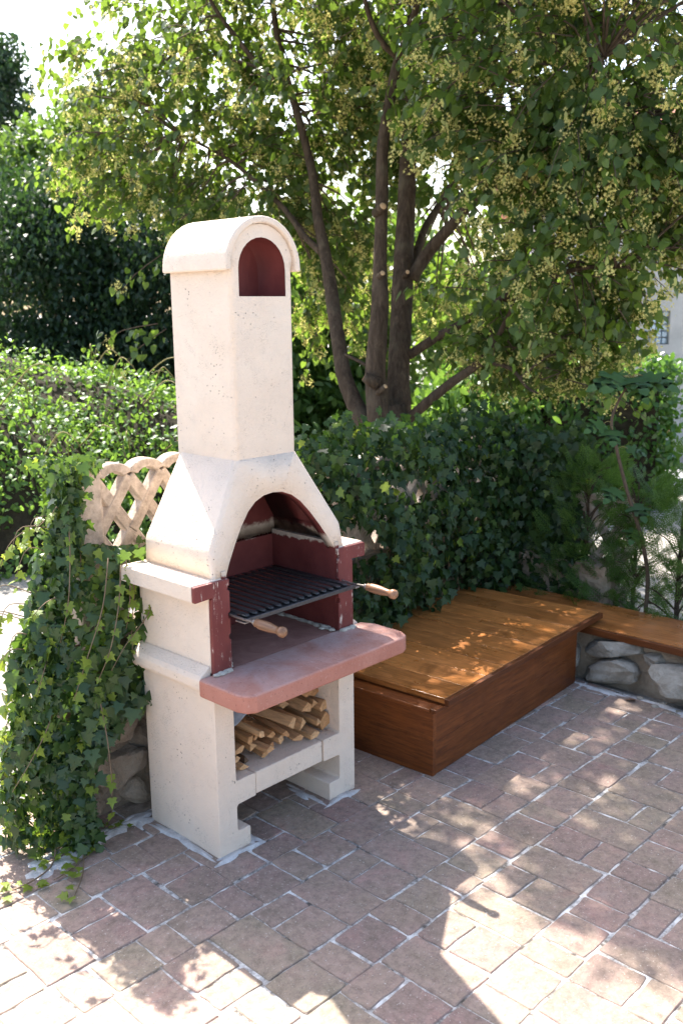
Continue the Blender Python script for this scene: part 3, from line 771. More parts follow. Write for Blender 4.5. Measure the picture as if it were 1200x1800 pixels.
# ------------------------------------------------------------------ storage bench (box with a boarded lid)
rotb = math.radians(3.6)
BM = Matrix.Translation((.95, -.186, 0)) @ Matrix.Rotation(rotb, 4, 'Z')      # lid corner nearest the camera
bench = thing('storage_bench', 'reddish brown stained wooden storage box bench with a boarded lid', 'bench', tuple(BM @ Vector((.65, .38, 0))))
BL, BW = 1.318, .762
def bb(nm, x0, x1, y0, y1, z0, z1, mt, par=None, bv=.003):
    cx, cy_, cz = (x0 + x1) / 2, (y0 + y1) / 2, (z0 + z1) / 2
    o = obj(nm, box_mesh(nm, x0 - cx, x1 - cx, y0 - cy_, y1 - cy_, z0 - cz, z1 - cz), par or bench, [M[mt]], False, BM @ Matrix.Translation((cx, cy_, cz)))
    return bevel(o, bv, 2)
bx0, bx1, by0, by1 = -.050, 1.13, .028, .735
# long side facing the patio: two boards
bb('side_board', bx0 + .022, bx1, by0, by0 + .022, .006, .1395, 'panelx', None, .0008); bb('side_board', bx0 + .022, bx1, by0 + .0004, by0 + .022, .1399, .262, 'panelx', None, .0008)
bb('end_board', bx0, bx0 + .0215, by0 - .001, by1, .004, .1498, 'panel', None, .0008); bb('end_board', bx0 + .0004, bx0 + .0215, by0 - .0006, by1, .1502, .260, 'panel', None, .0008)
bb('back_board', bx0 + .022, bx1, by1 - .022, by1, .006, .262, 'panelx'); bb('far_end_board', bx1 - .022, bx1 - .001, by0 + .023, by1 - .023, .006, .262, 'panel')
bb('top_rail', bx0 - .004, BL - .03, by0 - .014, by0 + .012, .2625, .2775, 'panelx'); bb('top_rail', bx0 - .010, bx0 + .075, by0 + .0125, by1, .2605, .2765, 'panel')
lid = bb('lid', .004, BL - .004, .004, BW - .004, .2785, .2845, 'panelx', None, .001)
nbd = 9; wds = [rg.uniform(.9, 1.1) for _ in range(nbd)]; tot = sum(wds); xx = 0.0
for i in range(nbd):
    wd = wds[i] / tot * BL
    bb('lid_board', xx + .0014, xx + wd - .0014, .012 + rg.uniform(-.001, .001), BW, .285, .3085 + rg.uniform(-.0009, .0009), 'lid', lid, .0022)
    xx += wd
bb('lid_edge', -.002, BL + .002, -.010, .0095, .2800, .3065, 'panelx', lid, .002)
for (x, y_) in ((.62, .28), (.80, .50), (.33, .33), (1.12, .22), (1.02, .60)):
    pass
# ------------------------------------------------------------------ long bench seat on the stone wall
seat = thing('plank_bench', 'long brown plank bench seat resting on a rough stone wall by the hedge', 'bench', (2.35, -.4, .22))
o = obj('seat_board', box_mesh('seat_board', -.178, .178, -1.75, 1.75, -.016, .016), seat, [M['seat']], False, Matrix.Translation((2.352, -.90, .250)) @ Matrix.Rotation(.012, 4, 'Z'))
bevel(o, .004, 2)
o = obj('seat_edge', box_mesh('seat_edge', -.010, .010, -1.745, 1.0, -.018, .015), seat, [M['panel']], False, Matrix.Translation((2.163, -.905, .2485)) @ Matrix.Rotation(.012, 4, 'Z'))
bevel(o, .003, 2)

# stone wall carrying it
sw = thing('stone_wall', 'low dry wall of rough grey stones under the plank bench', 'wall', (2.3, -.6, 0))
cm_ = box_mesh('wall_core', 2.20, 2.50, -2.4, .80, -.05, .226)
obj('wall_core', cm_, sw, [M['rubble']])
SL = [(2.175, -.235, .186, .10, .175, .048), (2.165, -.225, .070, .105, .175, .080), (2.160, -.565, .105, .115, .145, .112), (2.20, -.425, .17, .08, .06, .05), (2.175, -.87, .175, .10, .15, .058), (2.165, -.86, .058, .11, .14, .068),
      (2.16, -1.16, .11, .115, .14, .118), (2.17, -1.46, .17, .10, .16, .060), (2.165, -1.47, .055, .11, .16, .065), (2.16, -1.78, .11, .115, .15, .115), (2.17, .05, .11, .10, .12, .115), (2.18, .28, .12, .10, .12, .11)]
for i, (x, y_, z, a, b, c) in enumerate(SL):
    obj('stone', rock('stone', (a, b, c), 300 + i, 3, .62), sw, [M['limestone']], False, Matrix.Translation((x, y_, z)) @ Matrix.Rotation(rg.uniform(-.2, .2), 4, 'X'))
for i in range(26):
    y_ = rg.uniform(-1.7, -.15); s_ = rg.uniform(.008, .02)
    obj('pebble', rock('pebble', (s_, s_ * 1.3, s_ * .7), 500 + i, 1, .3), sw, [M['limestone']], False, Matrix.Translation((2.085 + rg.uniform(-.03, .03), y_, .006)))
lf = leaf_mesh('fallen_leaf', LINDEN, M['rust'])
o = obj('fallen_leaf', lf, None, [], False, Matrix.Translation((2.055, -.40, .014)) @ Matrix.Rotation(.5, 4, 'Z') @ Matrix.Rotation(.3, 4, 'Y') @ Matrix.Diagonal((.04, .04, .04, 1)))
tag(o, 'dry reddish leaf lying at the foot of the grey stones', 'leaf')
# ------------------------------------------------------------------ garden wall with pierced concrete panels
WA = math.radians(3.6)
EX = np.array([math.cos(WA), math.sin(WA), 0]); EY = np.array([-math.sin(WA), math.cos(WA), 0])
WO = np.array([0, .50, 0])                       # front of the wall at x = 0
def wl(u, v, z): return WO + EX * u + EY * v + np.array([0, 0, z])
WMAT = Matrix.Translation(Vector(WO)) @ Matrix.Rotation(WA, 4, 'Z')
YMAT = Matrix.Translation((2.66, .62, 0)) @ Matrix.Rotation(-math.pi / 2, 4, 'Z')   # second wall runs towards -y
gw = thing('garden_wall', 'rubble garden wall topped with pierced weathered concrete panels behind the barbecue', 'wall', tuple(wl(.9, .1, 0)))
gw2 = thing('garden_wall', 'low pierced concrete wall hidden in ivy at the corner behind the plank bench', 'wall', (2.75, .4, 0))
def core_mesh(u0, u1, v0, v1, z1, seed):
    """rough rubble core: a box whose faces are broken up"""
    bm = bmesh.new(); bmesh.ops.create_cube(bm, size=1.0)
    bmesh.ops.subdivide_edges(bm, edges=bm.edges[:], cuts=9, use_grid_fill=True)
    rg_ = np.random.default_rng(seed)
    for v in bm.verts:
        p = np.array(v.co) + .5
        q = np.array([u0 + (u1 - u0) * p[0], v0 + (v1 - v0) * p[1], -.02 + (z1 + .02) * p[2]])
        v.co = Vector(q + rg_.uniform(-.012, .012, 3))
    me = bpy.data.meshes.new('wall_core'); bm.to_mesh(me); bm.free(); return me
obj('wall_core', core_mesh(-.22, 2.9, .03, .20, .63, 1), gw, [M['rubble']], False, WMAT)
obj('wall_core', core_mesh(-.2, .55, -.05, .12, .42, 2), gw2, [M['rubble']], False, YMAT)
# stones showing near the barbecue and at the wall's end
st = [(-.02, .01, .17, .10, .06, .09), (-.12, .015, .19, .07, .05, .10), (-.05, .0, .33, .09, .055, .08), (-.16, .02, .06, .09, .05, .06), (.04, .02, .05, .08, .05, .05), (.09, .02, .22, .06, .05, .09), (.05, .02, .42, .10, .05, .07),
      (-.22, .05, .07, .06, .06, .07), (-.20, .02, .20, .07, .05, .09), (-.16, .02, .45, .10, .05, .08), (-.06, .02, .54, .09, .05, .06), (-.21, .12, .25, .05, .07, .10), (-.21, .13, .08, .05, .07, .08), (.16, .02, .12, .08, .05, .09)]
for i, (u, v_, z, a, b, c) in enumerate(st):
    obj('stone', rock('stone', (a, b, c), 700 + i, 3, .5), gw, [M['rubble']], False, WMAT @ Matrix.Translation((u, v_, z)) @ Matrix.Rotation(rg.uniform(-.3, .3), 4, 'Y'))
def bar(V, F, a, b, wd, y0, y1):
    a = np.array(a); b = np.array(b); d = (b - a) / np.linalg.norm(b - a); nrm = np.array([-d[1], d[0]]) * wd / 2
    q = [a + nrm, a - nrm, b - nrm, b + nrm]; k = len(V)
    V += [(p[0], y0, p[1]) for p in q] + [(p[0], y1, p[1]) for p in q]
    F += [(k, k + 1, k + 2, k + 3), (k + 7, k + 6, k + 5, k + 4)] + [(k + i, k + 4 + i, k + 4 + (i + 1) % 4, k + (i + 1) % 4) for i in range(4)]
def lattice_mesh(cols, pitch, z0, z1, rowsn):
    V, F = [], []; rh = (z1 - .055 - z0) / rowsn
    for c in range(cols):
        x0, x1 = c * pitch, (c + 1) * pitch
        for r in range(rowsn):
            za, zb_ = z0 + r * rh, z0 + (r + 1) * rh
            e = .0008 * ((c + r) % 3)
            bar(V, F, (x0, za), (x1, zb_), .043, .002 + e, .048 - e); bar(V, F, (x0, zb_), (x1, za), .043, .005 + e, .045 - e)
        # scalloped top: a ring segment over every column
        cxm, zc = (x0 + x1) / 2, z1 - .062; ro_, ri_ = pitch * .60, pitch * .60 - .044; k = len(V); ns = 9
        for i in range(ns):
            a = math.radians(22) + math.radians(136) * i / (ns - 1)
            for rr in (ro_, ri_):
                for yy in (-.001 - .0007 * (c % 2), .051 + .0007 * (c % 2)): V.append((cxm + rr * math.cos(a), yy, zc + rr * math.sin(a) * .72))
        for i in range(ns - 1):
            A = k + 4 * i; B = A + 4
            F += [(A, B, B + 2, A + 2), (A + 1, A + 3, B + 3, B + 1), (A, A + 1, B + 1, B), (A + 2, B + 2, B + 3, A + 3)]
        F += [(k, k + 2, k + 3, k + 1), (k + 4 * ns - 4, k + 4 * ns - 3, k + 4 * ns - 1, k + 4 * ns - 2)]
    bar(V, F, (0, z0 + .006), (cols * pitch, z0 + .006), .03, -.003, .053)
    me = mesh_from('lattice_panel', V, F); return me
LP = lattice_mesh(4, .143, .60, 1.235, 3); LP.materials.append(M['lattice'])
def fence_run(root, mw, u0, nseg, z0=0.0):
    u = u0
    for i in range(nseg):
        p = box_mesh('post', -.058, .058, -.062, .062, -.33, .33)
        bevel(obj('post', p, root, [M['lattice']], False, mw @ Matrix.Translation((u + .058, .105, .915 + z0)) @ Matrix.Rotation(rg.uniform(-.012, .012), 4, 'Y')), .012, 2)
        o = bpy.data.objects.new('lattice_panel', LP); o.matrix_basis = mw @ Matrix.Translation((u + .12, .08, z0)); link(o, root)
        bevel(o, .004, 1, 40)
        u += .12 + .572 + .004
fence_run(gw, WMAT, -.118, 1); fence_run(gw, WMAT, .578, 3, -.17); fence_run(gw2, YMAT, -.06, 1, -.46)

# ------------------------------------------------------------------ ivy on the left end of the wall
ivy = thing('ivy', 'dense green ivy cascading over the left end of the garden wall', 'ivy', (-.30, .5, 0))
ZL, XL = [0, .18, .47, .75, .92, 1.05, 1.28], [-.36, -.375, -.335, -.27, -.215, -.180, -.170]
def ivy_left(n):
    """points over the front, the end and the crest of the wall"""
    P, Nn = [], []
    zl, xl = ZL, XL
    while len(P) < n:
        z = RNG.uniform(.02, 1.28); lft = np.interp(z, zl, xl)
        q = RNG.uniform()
        if q < .62:                                        # front
            rgt = np.interp(z, [0, .30, .42, .55, .7, .97, 1.0, 1.3], [-.24, -.22, -.06, .16, .5, .45, -.155, -.165])
            u = RNG.uniform(lft, max(rgt, lft + .03)); bulge = .11 * math.sin(min(1, (u - lft) / .12) * math.pi / 2) * (1 - .35 * z)
            v = -.005 - bulge + RNG.normal(0, .028) - .02 * math.sin(9 * u) * math.sin(7 * z)
            if z > 1.0: v = .04 + RNG.normal(0, .04)
            nr = np.array([RNG.normal(-.15, .45), -1, RNG.normal(.45, .35)])
        elif q < .97:                                      # end
            v = RNG.uniform(-.06, .03 + .15 * (1 - z / 1.3)); u = lft - .05 * (1.15 - z / 1.3) * math.sin(min(1, max(0, (v + .06) / .26)) * math.pi) + RNG.normal(0, .022)
            nr = np.array([-1, RNG.normal(-.1, .5), RNG.normal(.5, .4)])
        else:                                              # crest
            u = RNG.uniform(-.22, -.02) ; z = 1.245 + abs(RNG.normal(0, .02)) ; v = RNG.uniform(-.03, .2)
            if u > -.06: z += .0
            nr = np.array([RNG.normal(0, .5), RNG.normal(-.4, .5), 1])
        P.append(wl(u, v, z)); Nn.append(EX * nr[0] + EY * nr[1] + np.array([0, 0, nr[2]]))
    return np.array(P), np.array(Nn)
P, Nn = ivy_left(3500)
tip = np.stack([RNG.normal(0, .45, len(P)), RNG.normal(-.2, .3, len(P)), -np.ones(len(P))], 1)
sz = RNG.uniform(.026, .056, len(P)); sz[P[:, 2] < .25] *= .8; sz[P[:, 2] > 1.0] *= .8
young = RNG.uniform(size=len(P)) < .085 + .12 * (P[:, 0] < -.3)
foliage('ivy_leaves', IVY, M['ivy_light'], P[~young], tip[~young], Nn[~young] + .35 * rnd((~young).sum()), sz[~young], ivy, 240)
a_, b_ = split_largest(P[young], tip[young], Nn[young], sz[young], 60)
Py, ty, ny, sy_ = P[young], tip[young], Nn[young], sz[young] * .75
place_leaves('young_leaf', leaf_mesh('young_leaf', IVY, M['ivy_young']), Py[a_] , ty[a_], ny[a_] + .4 * rnd(len(a_)), sy_[a_], ivy)
scatter('young_leaves', IVY, Py[b_], ty[b_], ny[b_], sy_[b_], M['ivy_young'], ivy)
# hanging runners with small pale leaves
runs = []; rp, rtip, rn = [], [], []
for i in range(9):
    z = RNG.uniform(.5, 1.22); lft = np.interp(z, ZL, XL)
    u = RNG.uniform(lft - .03, lft + .30); v = -.13 + RNG.normal(0, .02) if u > lft + .05 else RNG.uniform(-.1, .1)
    L = RNG.uniform(.2, .55); dx = RNG.normal(-.10, .10)
    pts = [wl(u, v, z), wl(u + dx * .3, v - .03, z - L * .35), wl(u + dx * .7, v - .035 + RNG.normal(0, .01), max(.05, z - L * .7)), wl(u + dx, v - .03, max(.03, z - L))]
    runs.append((pts, [.0022, .002, .0017, .001]))
    for t in np.sort(RNG.uniform(.1, 1, 7)):
        k = min(2, int(t * 3)); f_ = t * 3 - k; rp.append(pts[k] * (1 - f_) + pts[k + 1] * f_); rtip.append([RNG.normal(0, .6), RNG.normal(-.4, .4), -.8]); rn.append([RNG.normal(-.3, .5), -1, RNG.normal(.5, .4)])
# shoots reaching out into the light on the left, and stems lying on the tiles
for i in range(16):
    z = RNG.uniform(.45, 1.1); lft = np.interp(z, ZL, XL)
    a = wl(lft + .02, RNG.uniform(.0, .15), z); b = a + np.array([-RNG.uniform(.06, .15), RNG.normal(0, .05), RNG.uniform(-.05, .08)]); c = b + np.array([-RNG.uniform(.02, .06), 0, -RNG.uniform(.02, .10)])
    runs.append(([a, b, c], [.002, .0016, .001]))
    for q_ in np.linspace(.3, 1, 4): rp.append(b * (1 - q_) + c * q_ if q_ > .5 else a * (1 - 2 * q_) + b * 2 * q_); rtip.append([RNG.normal(-.4, .5), RNG.normal(0, .4), -.5]); rn.append([-.3, RNG.normal(-.5, .4), 1])
stems = [[(-.24, .44, .05), (-.30, .33, .014), (-.36, .24, .012), (-.44, .16, .011)], [(-.33, .44, .04), (-.40, .36, .013), (-.52, .33, .012), (-.58, .36, .011)], [(-.20, .45, .04), (-.25, .36, .012), (-.36, .30, .012), (-.43, .29, .011)], [(-.28, .43, .03), (-.34, .39, .013), (-.42, .40, .012)], [(-.15, .45, .03), (-.14, .41, .013), (-.10, .42, .012)]]
for s_ in stems:
    runs.append(([np.array(p) for p in s_], [.0032, .0028, .0024, .0016][:len(s_)]))
    for p in s_[1:]:
        for _ in range(3): rp.append(np.array(p) + RNG.normal(0, .02, 3) * [1, 1, .2] + [0, 0, .012]); rtip.append([RNG.normal(0, 1), RNG.normal(-.5, 1), 0]); rn.append([RNG.normal(0, .3), RNG.normal(-.3, .3), 1])
tubes('runner', runs, ivy, M['vine'], 5, 4)['kind'] = 'stuff'
rp, rtip, rn = map(np.array, (rp, rtip, rn))
scatter('runner_leaves', IVY, rp, rtip, rn, RNG.uniform(.018, .038, len(rp)), M['ivy_young'], ivy)

# ------------------------------------------------------------------ ivy hedge along the wall right of the barbecue
hedge = thing('ivy_hedge', 'dark ivy hedge over the garden wall behind the storage bench', 'hedge', tuple(wl(1.6, 0, 0)))
def hedge_pts(n):
    P, Nn = [], []
    while len(P) < n:
        u = RNG.uniform(.55, 2.75); top = 1.12 + .12 * max(0, 1 - abs(u - .85) / .35) + .04 * math.sin(5 * u) + .03 * math.sin(13 * u + 1)
        if RNG.uniform() < .80:
            z = RNG.uniform(.12, top); v = -.035 - .07 * math.sin(8 * u + 4 * z) * math.sin(6 * z + 2.5 * u) - .02 * (z < .9) + RNG.normal(0, .045)
            if z < .36: v += .02
            hole = math.sin(6.1 * u + .6) * math.sin(8.5 * z + 1.5 * u)
            if .66 < z < 1.0 and hole > .45 and RNG.uniform() < .88: continue
            nr = [RNG.normal(0, .75), -1, RNG.normal(.5, .6)]
        else:
            z = top + RNG.normal(0, .045); v = RNG.uniform(-.03, .34); nr = [RNG.normal(0, .5), RNG.normal(-.4, .4), 1]
        P.append(wl(u, v, z)); Nn.append(EX * nr[0] + EY * nr[1] + np.array([0, 0, nr[2]]))
    return np.array(P), np.array(Nn)
P, Nn = hedge_pts(7200)
P2, N2 = [], []
while len(P2) < 1900:                     # the corner and the first stretch of the second wall
    y_ = RNG.uniform(.22, .85); z = RNG.uniform(.2, 1.12 + .05 * math.sin(7 * y_)); x_ = 2.62 + RNG.normal(0, .05) - .05 * math.sin(6 * y_ + 4 * z)
    if .62 < z < .98 and math.sin(9 * y_) * math.sin(9 * z + 1) > .3 and RNG.uniform() < .8: continue
    P2.append((x_, y_, z)); N2.append((-1, RNG.normal(-.3, .5), RNG.normal(.5, .4)))
P = np.vstack([P, P2]); Nn = np.vstack([Nn, N2])
tip = np.stack([RNG.normal(0, .5, len(P)), RNG.normal(-.2, .4, len(P)), -np.ones(len(P))], 1)
sz = RNG.uniform(.028, .058, len(P))
young = (RNG.uniform(size=len(P)) < .03)
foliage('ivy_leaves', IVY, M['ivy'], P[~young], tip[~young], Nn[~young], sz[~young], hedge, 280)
scatter('young_leaves', IVY, P[young], tip[young], Nn[young], sz[young], M['ivy_young'], hedge)
runs = []
for i in range(26):
    u = RNG.uniform(.7, 2.6); z = RNG.uniform(.3, 1.0); L = RNG.uniform(.2, .5)
    runs.append(([wl(u, .02, max(0, z - L)), wl(u + RNG.normal(0, .06), -.01, z - L * .4), wl(u + RNG.normal(0, .08), .01, z)], [.007, .006, .004]))
tubes('stem', runs, hedge, M['vine'], 5, 4)['kind'] = 'stuff'

# ------------------------------------------------------------------ thuja along the second wall
def thuja_template():
    V, T = [], []
    def blade(a, b, w_):
        a = np.array(a); b = np.array(b); d = b - a; nn = np.array([-d[1], d[0], 0]); nn = nn / np.linalg.norm(nn) * w_
        k = len(V); V.extend([a - nn * .6, a + nn * .6, b + nn * .35, b - nn * .35]); T.extend([(k, k + 1, k + 2), (k, k + 2, k + 3)])
    blade((0, 0, 0), (0, 1, -.06), .018)
    for i in range(8):
        t = .1 + .11 * i; L = .42 * (1 - .75 * t) + .06
        for s in (1, -1):
            e = (s * L * .62, t + L * .78, .02 * (i % 3) - .05 * t)
            blade((0, t, -.06 * t), e, .022)
            for q in (.35, .68):
                m = (s * L * .62 * q, t + L * .78 * q, 0); blade(m, (m[0] + s * L * .30, m[1] + L * .10, .02), .018); blade(m, (m[0] + s * L * .02, m[1] + L * .28, -.02), .018)
    return np.array(V, float), np.array(T)
THUJA = thuja_template()
th_spots = [(2.72, .24, .95, 5), (2.76, -.02, .86, 9), (2.78, -.25, .80, 13), (2.74, -.50, 1.20, 17), (2.86, -.95, 1.25, 21)]
th_lab = ['young thuja growing beside the ivy at the corner of the plank bench', 'loose thuja behind the plank bench, next to the thin fig stem', 'loose thuja behind the plank bench with bright ground glinting through', 'feathery thuja at the right edge behind the plank bench', 'thuja standing last to the right behind the plank bench']
for (tx, tyy, h, sd), lab in zip(th_spots, th_lab):
    t = thing('thuja', lab, 'shrub', (tx, tyy, 0), 'thujas behind the plank bench')
    tube('trunk', [(tx, tyy, 0), (tx + .02, tyy + .01, h * .5), (tx, tyy, h)], [.016, .012, .004], t, M['twig'], 6, 4)
    n = 300 if sd in (5, 21) else 150; zz = RNG.uniform(.12, h, n) ; a = RNG.uniform(0, 2 * math.pi, n); rr = (.27 * (1 - .65 * zz / h) + .03) * np.sqrt(RNG.uniform(.1, 1, n))
    pos = np.stack([tx + rr * np.cos(a), tyy + rr * np.sin(a) * 1.1, zz], 1)
    tp = np.stack([np.cos(a) * .8, np.sin(a) * .8, RNG.uniform(.3, 1.0, n)], 1) + .25 * rnd(n); nr = np.cross(tp, rnd(n))
    scatter('foliage', THUJA, pos, tp, nr, RNG.uniform(.09, .17, n), M['thuja'], t)
    br = []
    for i in range(40):
        k = RNG.integers(n); br.append(([(tx, tyy, max(.05, pos[k][2] - .12)), (pos[k] + [tx, tyy, pos[k][2]]) / 2 - [0, 0, .03], pos[k]], [.005, .004, .002]))
    tubes('branches', br, t, M['twig'], 4, 3)['kind'] = 'stuff'

# ------------------------------------------------------------------ fig sapling
fb = at(1133.5, 1076, 4.80)
fig = thing('fig_sapling', 'slender fig sapling with big lobed leaves leaning over the hedge', 'sapling', (fb[0], fb[1], 0))
fp_ = [np.array([fb[0], fb[1], 0.0]), at(1133.5, 1076, 4.80), at(1137, 1013, 4.76), at(1126, 943, 4.70), at(1102, 866, 4.65), at(1081, 782, 4.6), at(1074, 740, 4.58), at(1088, 701, 4.55), at(1109, 668, 4.52)]
tube('stem', fp_, [.012, .011, .011, .010, .009, .008, .007, .006, .004], fig, M['twig'], 7, 5)
lm = leaf_mesh('leaf', FIG, M['fig'])
FL = [(1109, 666, 2.3, .15, -.30), (1109, 664, 3.1, .17, -.25), (1110, 662, 3.9, .16, -.32), (1110, 662, 4.75, .17, -.28), (1110, 664, 5.6, .16, -.30), (1108, 668, .35, .13, -.15), (1108, 668, 1.3, .13, -.1), (1104, 672, 4.3, .11, -.7),
      (1076, 745, 2.7, .10, -.3), (1074, 752, 3.7, .11, -.5), (1083, 790, 5.4, .09, -.3), (1098, 858, 3.0, .11, -.4), (1106, 880, 4.1, .12, -.5), (1120, 925, 3.4, .10, -.5)]
for i, (px_, py_, an, s_, dz) in enumerate(FL):
    p = at(px_, py_, 4.52 + max(0, py_ - 680) * .001); d = np.array([math.cos(an), math.sin(an), dz]); d /= np.linalg.norm(d)
    nr = np.array([-math.cos(an) * dz * -.6, -math.sin(an) * dz * -.6, 1.0]) + RNG.normal(0, .18, 3) - FWD * .75
    q = p + d * .055 + np.array([0, 0, .02])
    tube('petiole', [p, (p + q) / 2 + [0, 0, .012], q], [.002, .0018, .0015], fig, M['shoot'], 5, 3)
    place_leaves('leaf', lm, np.array([q]), np.array([d]), np.array([nr]), np.array([s_]), fig)
# ------------------------------------------------------------------ linden tree
TD = 6.0
tb = at(690, 800, TD); tbase = np.array([tb[0], tb[1], 0.0])
tree = thing('linden_tree', 'large flowering linden tree with several stems rising behind the ivy hedge', 'tree', tuple(tbase))
def A(*pts): return [at(*p) for p in pts]
tube('trunk', [tbase, tbase + [0, 0, .35], at(690, 800, TD), at(687, 755, TD), at(683, 715, TD)], [.20, .175, .140, .135, .10], tree, M['bark'], 14, 6, .05)
def pxr(w_, d): return w_ / 2 * d / FPX
stem_specs = [
    (A((668, 775, 5.95), (662, 700, 5.93), (660, 640, 5.92), (667, 540, 5.9), (668, 440, 5.9), (671, 340, 5.9), (673, 250, 5.88), (690, 150, 5.9), (700, 105, 5.9), (722, 50, 5.85), (735, -40, 5.8), (720, -250, 5.8)), [50, 46, 42, 36, 27, 26, 24, 22, 20, 16, 12, 5], 12),
    (A((702, 775, 6.05), (700, 700, 6.08), (701, 640, 6.1), (706, 520, 6.15), (712, 400, 6.2), (716, 300, 6.2), (722, 200, 6.25), (726, 100, 6.3), (728, 0, 6.3), (735, -200, 6.3), (730, -500, 6.4)), [56, 50, 46, 46, 40, 37, 34, 32, 30, 22, 6], 12),
    (A((655, 765, 6.0), (628, 720, 6.05), (605, 660, 6.1), (593, 590, 6.15), (583, 520, 6.25), (570, 440, 6.35), (558, 380, 6.4), (548, 300, 6.5), (528, 220, 6.55), (508, 150, 6.6), (488, 70, 6.65), (476, -20, 6.7), (450, -200, 6.8)), [40, 38, 34, 30, 30, 26, 22, 20, 18, 17, 15, 13, 5], 10),
    (A((566, 445, 6.36), (535, 415, 6.4), (500, 368, 6.5), (455, 325, 6.6), (415, 290, 6.7), (370, 262, 6.8), (320, 240, 6.9)), [17, 15, 13, 11, 9, 7, 3], 8),
    (A((508, 165, 6.6), (480, 140, 6.6), (450, 110, 6.6), (412, 62, 6.6), (380, 18, 6.55), (350, -40, 6.5)), [14, 13, 12, 11, 9, 5], 8),
    (A((455, 118, 6.6), (420, 108, 6.7), (375, 98, 6.8), (340, 80, 6.85)), [9, 8, 6, 3], 6),
    (A((700, 100, 5.9), (680, 85, 5.85), (662, 60, 5.8), (645, 15, 5.75), (630, -60, 5.7)), [15, 13, 12, 10, 5], 8),
    (A((722, 490, 6.15), (755, 440, 6.1), (790, 400, 6.0), (832, 350, 5.85), (875, 298, 5.7), (930, 272, 5.5), (1000, 245, 5.3), (1080, 210, 5.1)), [30, 26, 23, 20, 16, 12, 9, 5], 9),
    (A((832, 352, 5.85), (865, 330, 5.8), (905, 322, 5.7), (960, 330, 5.6)), [12, 10, 8, 4], 7),
    (A((722, 480, 6.2), (745, 405, 6.3), (775, 355, 6.4), (805, 305, 6.5), (845, 240, 6.5), (880, 160, 6.5)), [18, 17, 15, 12, 9, 5], 8),
    (A((718, 625, 6.1), (760, 597, 6.0), (800, 575, 5.9), (850, 545, 5.8), (905, 512, 5.6), (960, 490, 5.4), (1030, 470, 5.2), (1100, 470, 5.0)), [20, 19, 17, 15, 13, 11, 8, 4], 8),
    (A((712, 742, 6.0), (745, 712, 5.9), (790, 675, 5.8), (838, 640, 5.65), (868, 605, 5.6), (890, 560, 5.5), (915, 510, 5.45)), [22, 21, 19, 16, 12, 9, 4], 8),
    (A((838, 642, 5.65), (870, 640, 5.6), (900, 650, 5.55), (925, 680, 5.5), (945, 692, 5.45)), [11, 9, 8, 6, 3], 6),
    (A((725, 100, 6.3), (790, 60, 6.0), (860, 20, 5.7), (950, -40, 5.3)), [18, 15, 11, 5], 8),
    (A((722, 200, 6.25), (800, 150, 5.9), (880, 120, 5.5), (970, 110, 5.1), (1060, 100, 4.8)), [16, 14, 11, 8, 4], 8),
    (A((600, 620, 6.1), (640, 640, 6.0), (660, 655, 5.93)), [7, 7, 6], 6),
]
limb_pts = []
for i, (pts, wd, sg) in enumerate(stem_specs):
    rd = [pxr(w_ * .86, 6.0) for w_ in wd]
    tube('limb' if i < 3 else 'branch', pts, rd, tree, M['bark'], sg, 5, .03)
    q, _ = catmull(pts, rd, 4); limb_pts.append(q)
limb_pts = np.vstack(limb_pts)
# pruning stubs with pale cut faces
for (px_, py_, d_, r_, dir_) in ((640, 662, 5.86, .030, (-.9, .0, .5)), (677, 679, 5.82, .016, (.5, -.6, .4)), (673, 362, 5.80, .024, (.4, -.9, .2)), (672, 480, 5.81, .017, (.3, -.9, .2)), (716, 478, 6.02, .014, (.2, -.9, .1))):
    p = at(px_, py_, d_); a = RIGHT * dir_[0] + FWD * dir_[1] + UP * dir_[2]; a /= np.linalg.norm(a)
    s_ = lathe('pruned_stub', [(-.10, r_ * 1.35), (-.03, r_ * 1.15), (0, r_)], p, a, tree, M['bark'], 12)
    lathe('cut_face', [(-.004, r_ * .93), (.0015, r_ * .9), (.002, r_ * .5)], p, a, s_, M['cut'], 12)

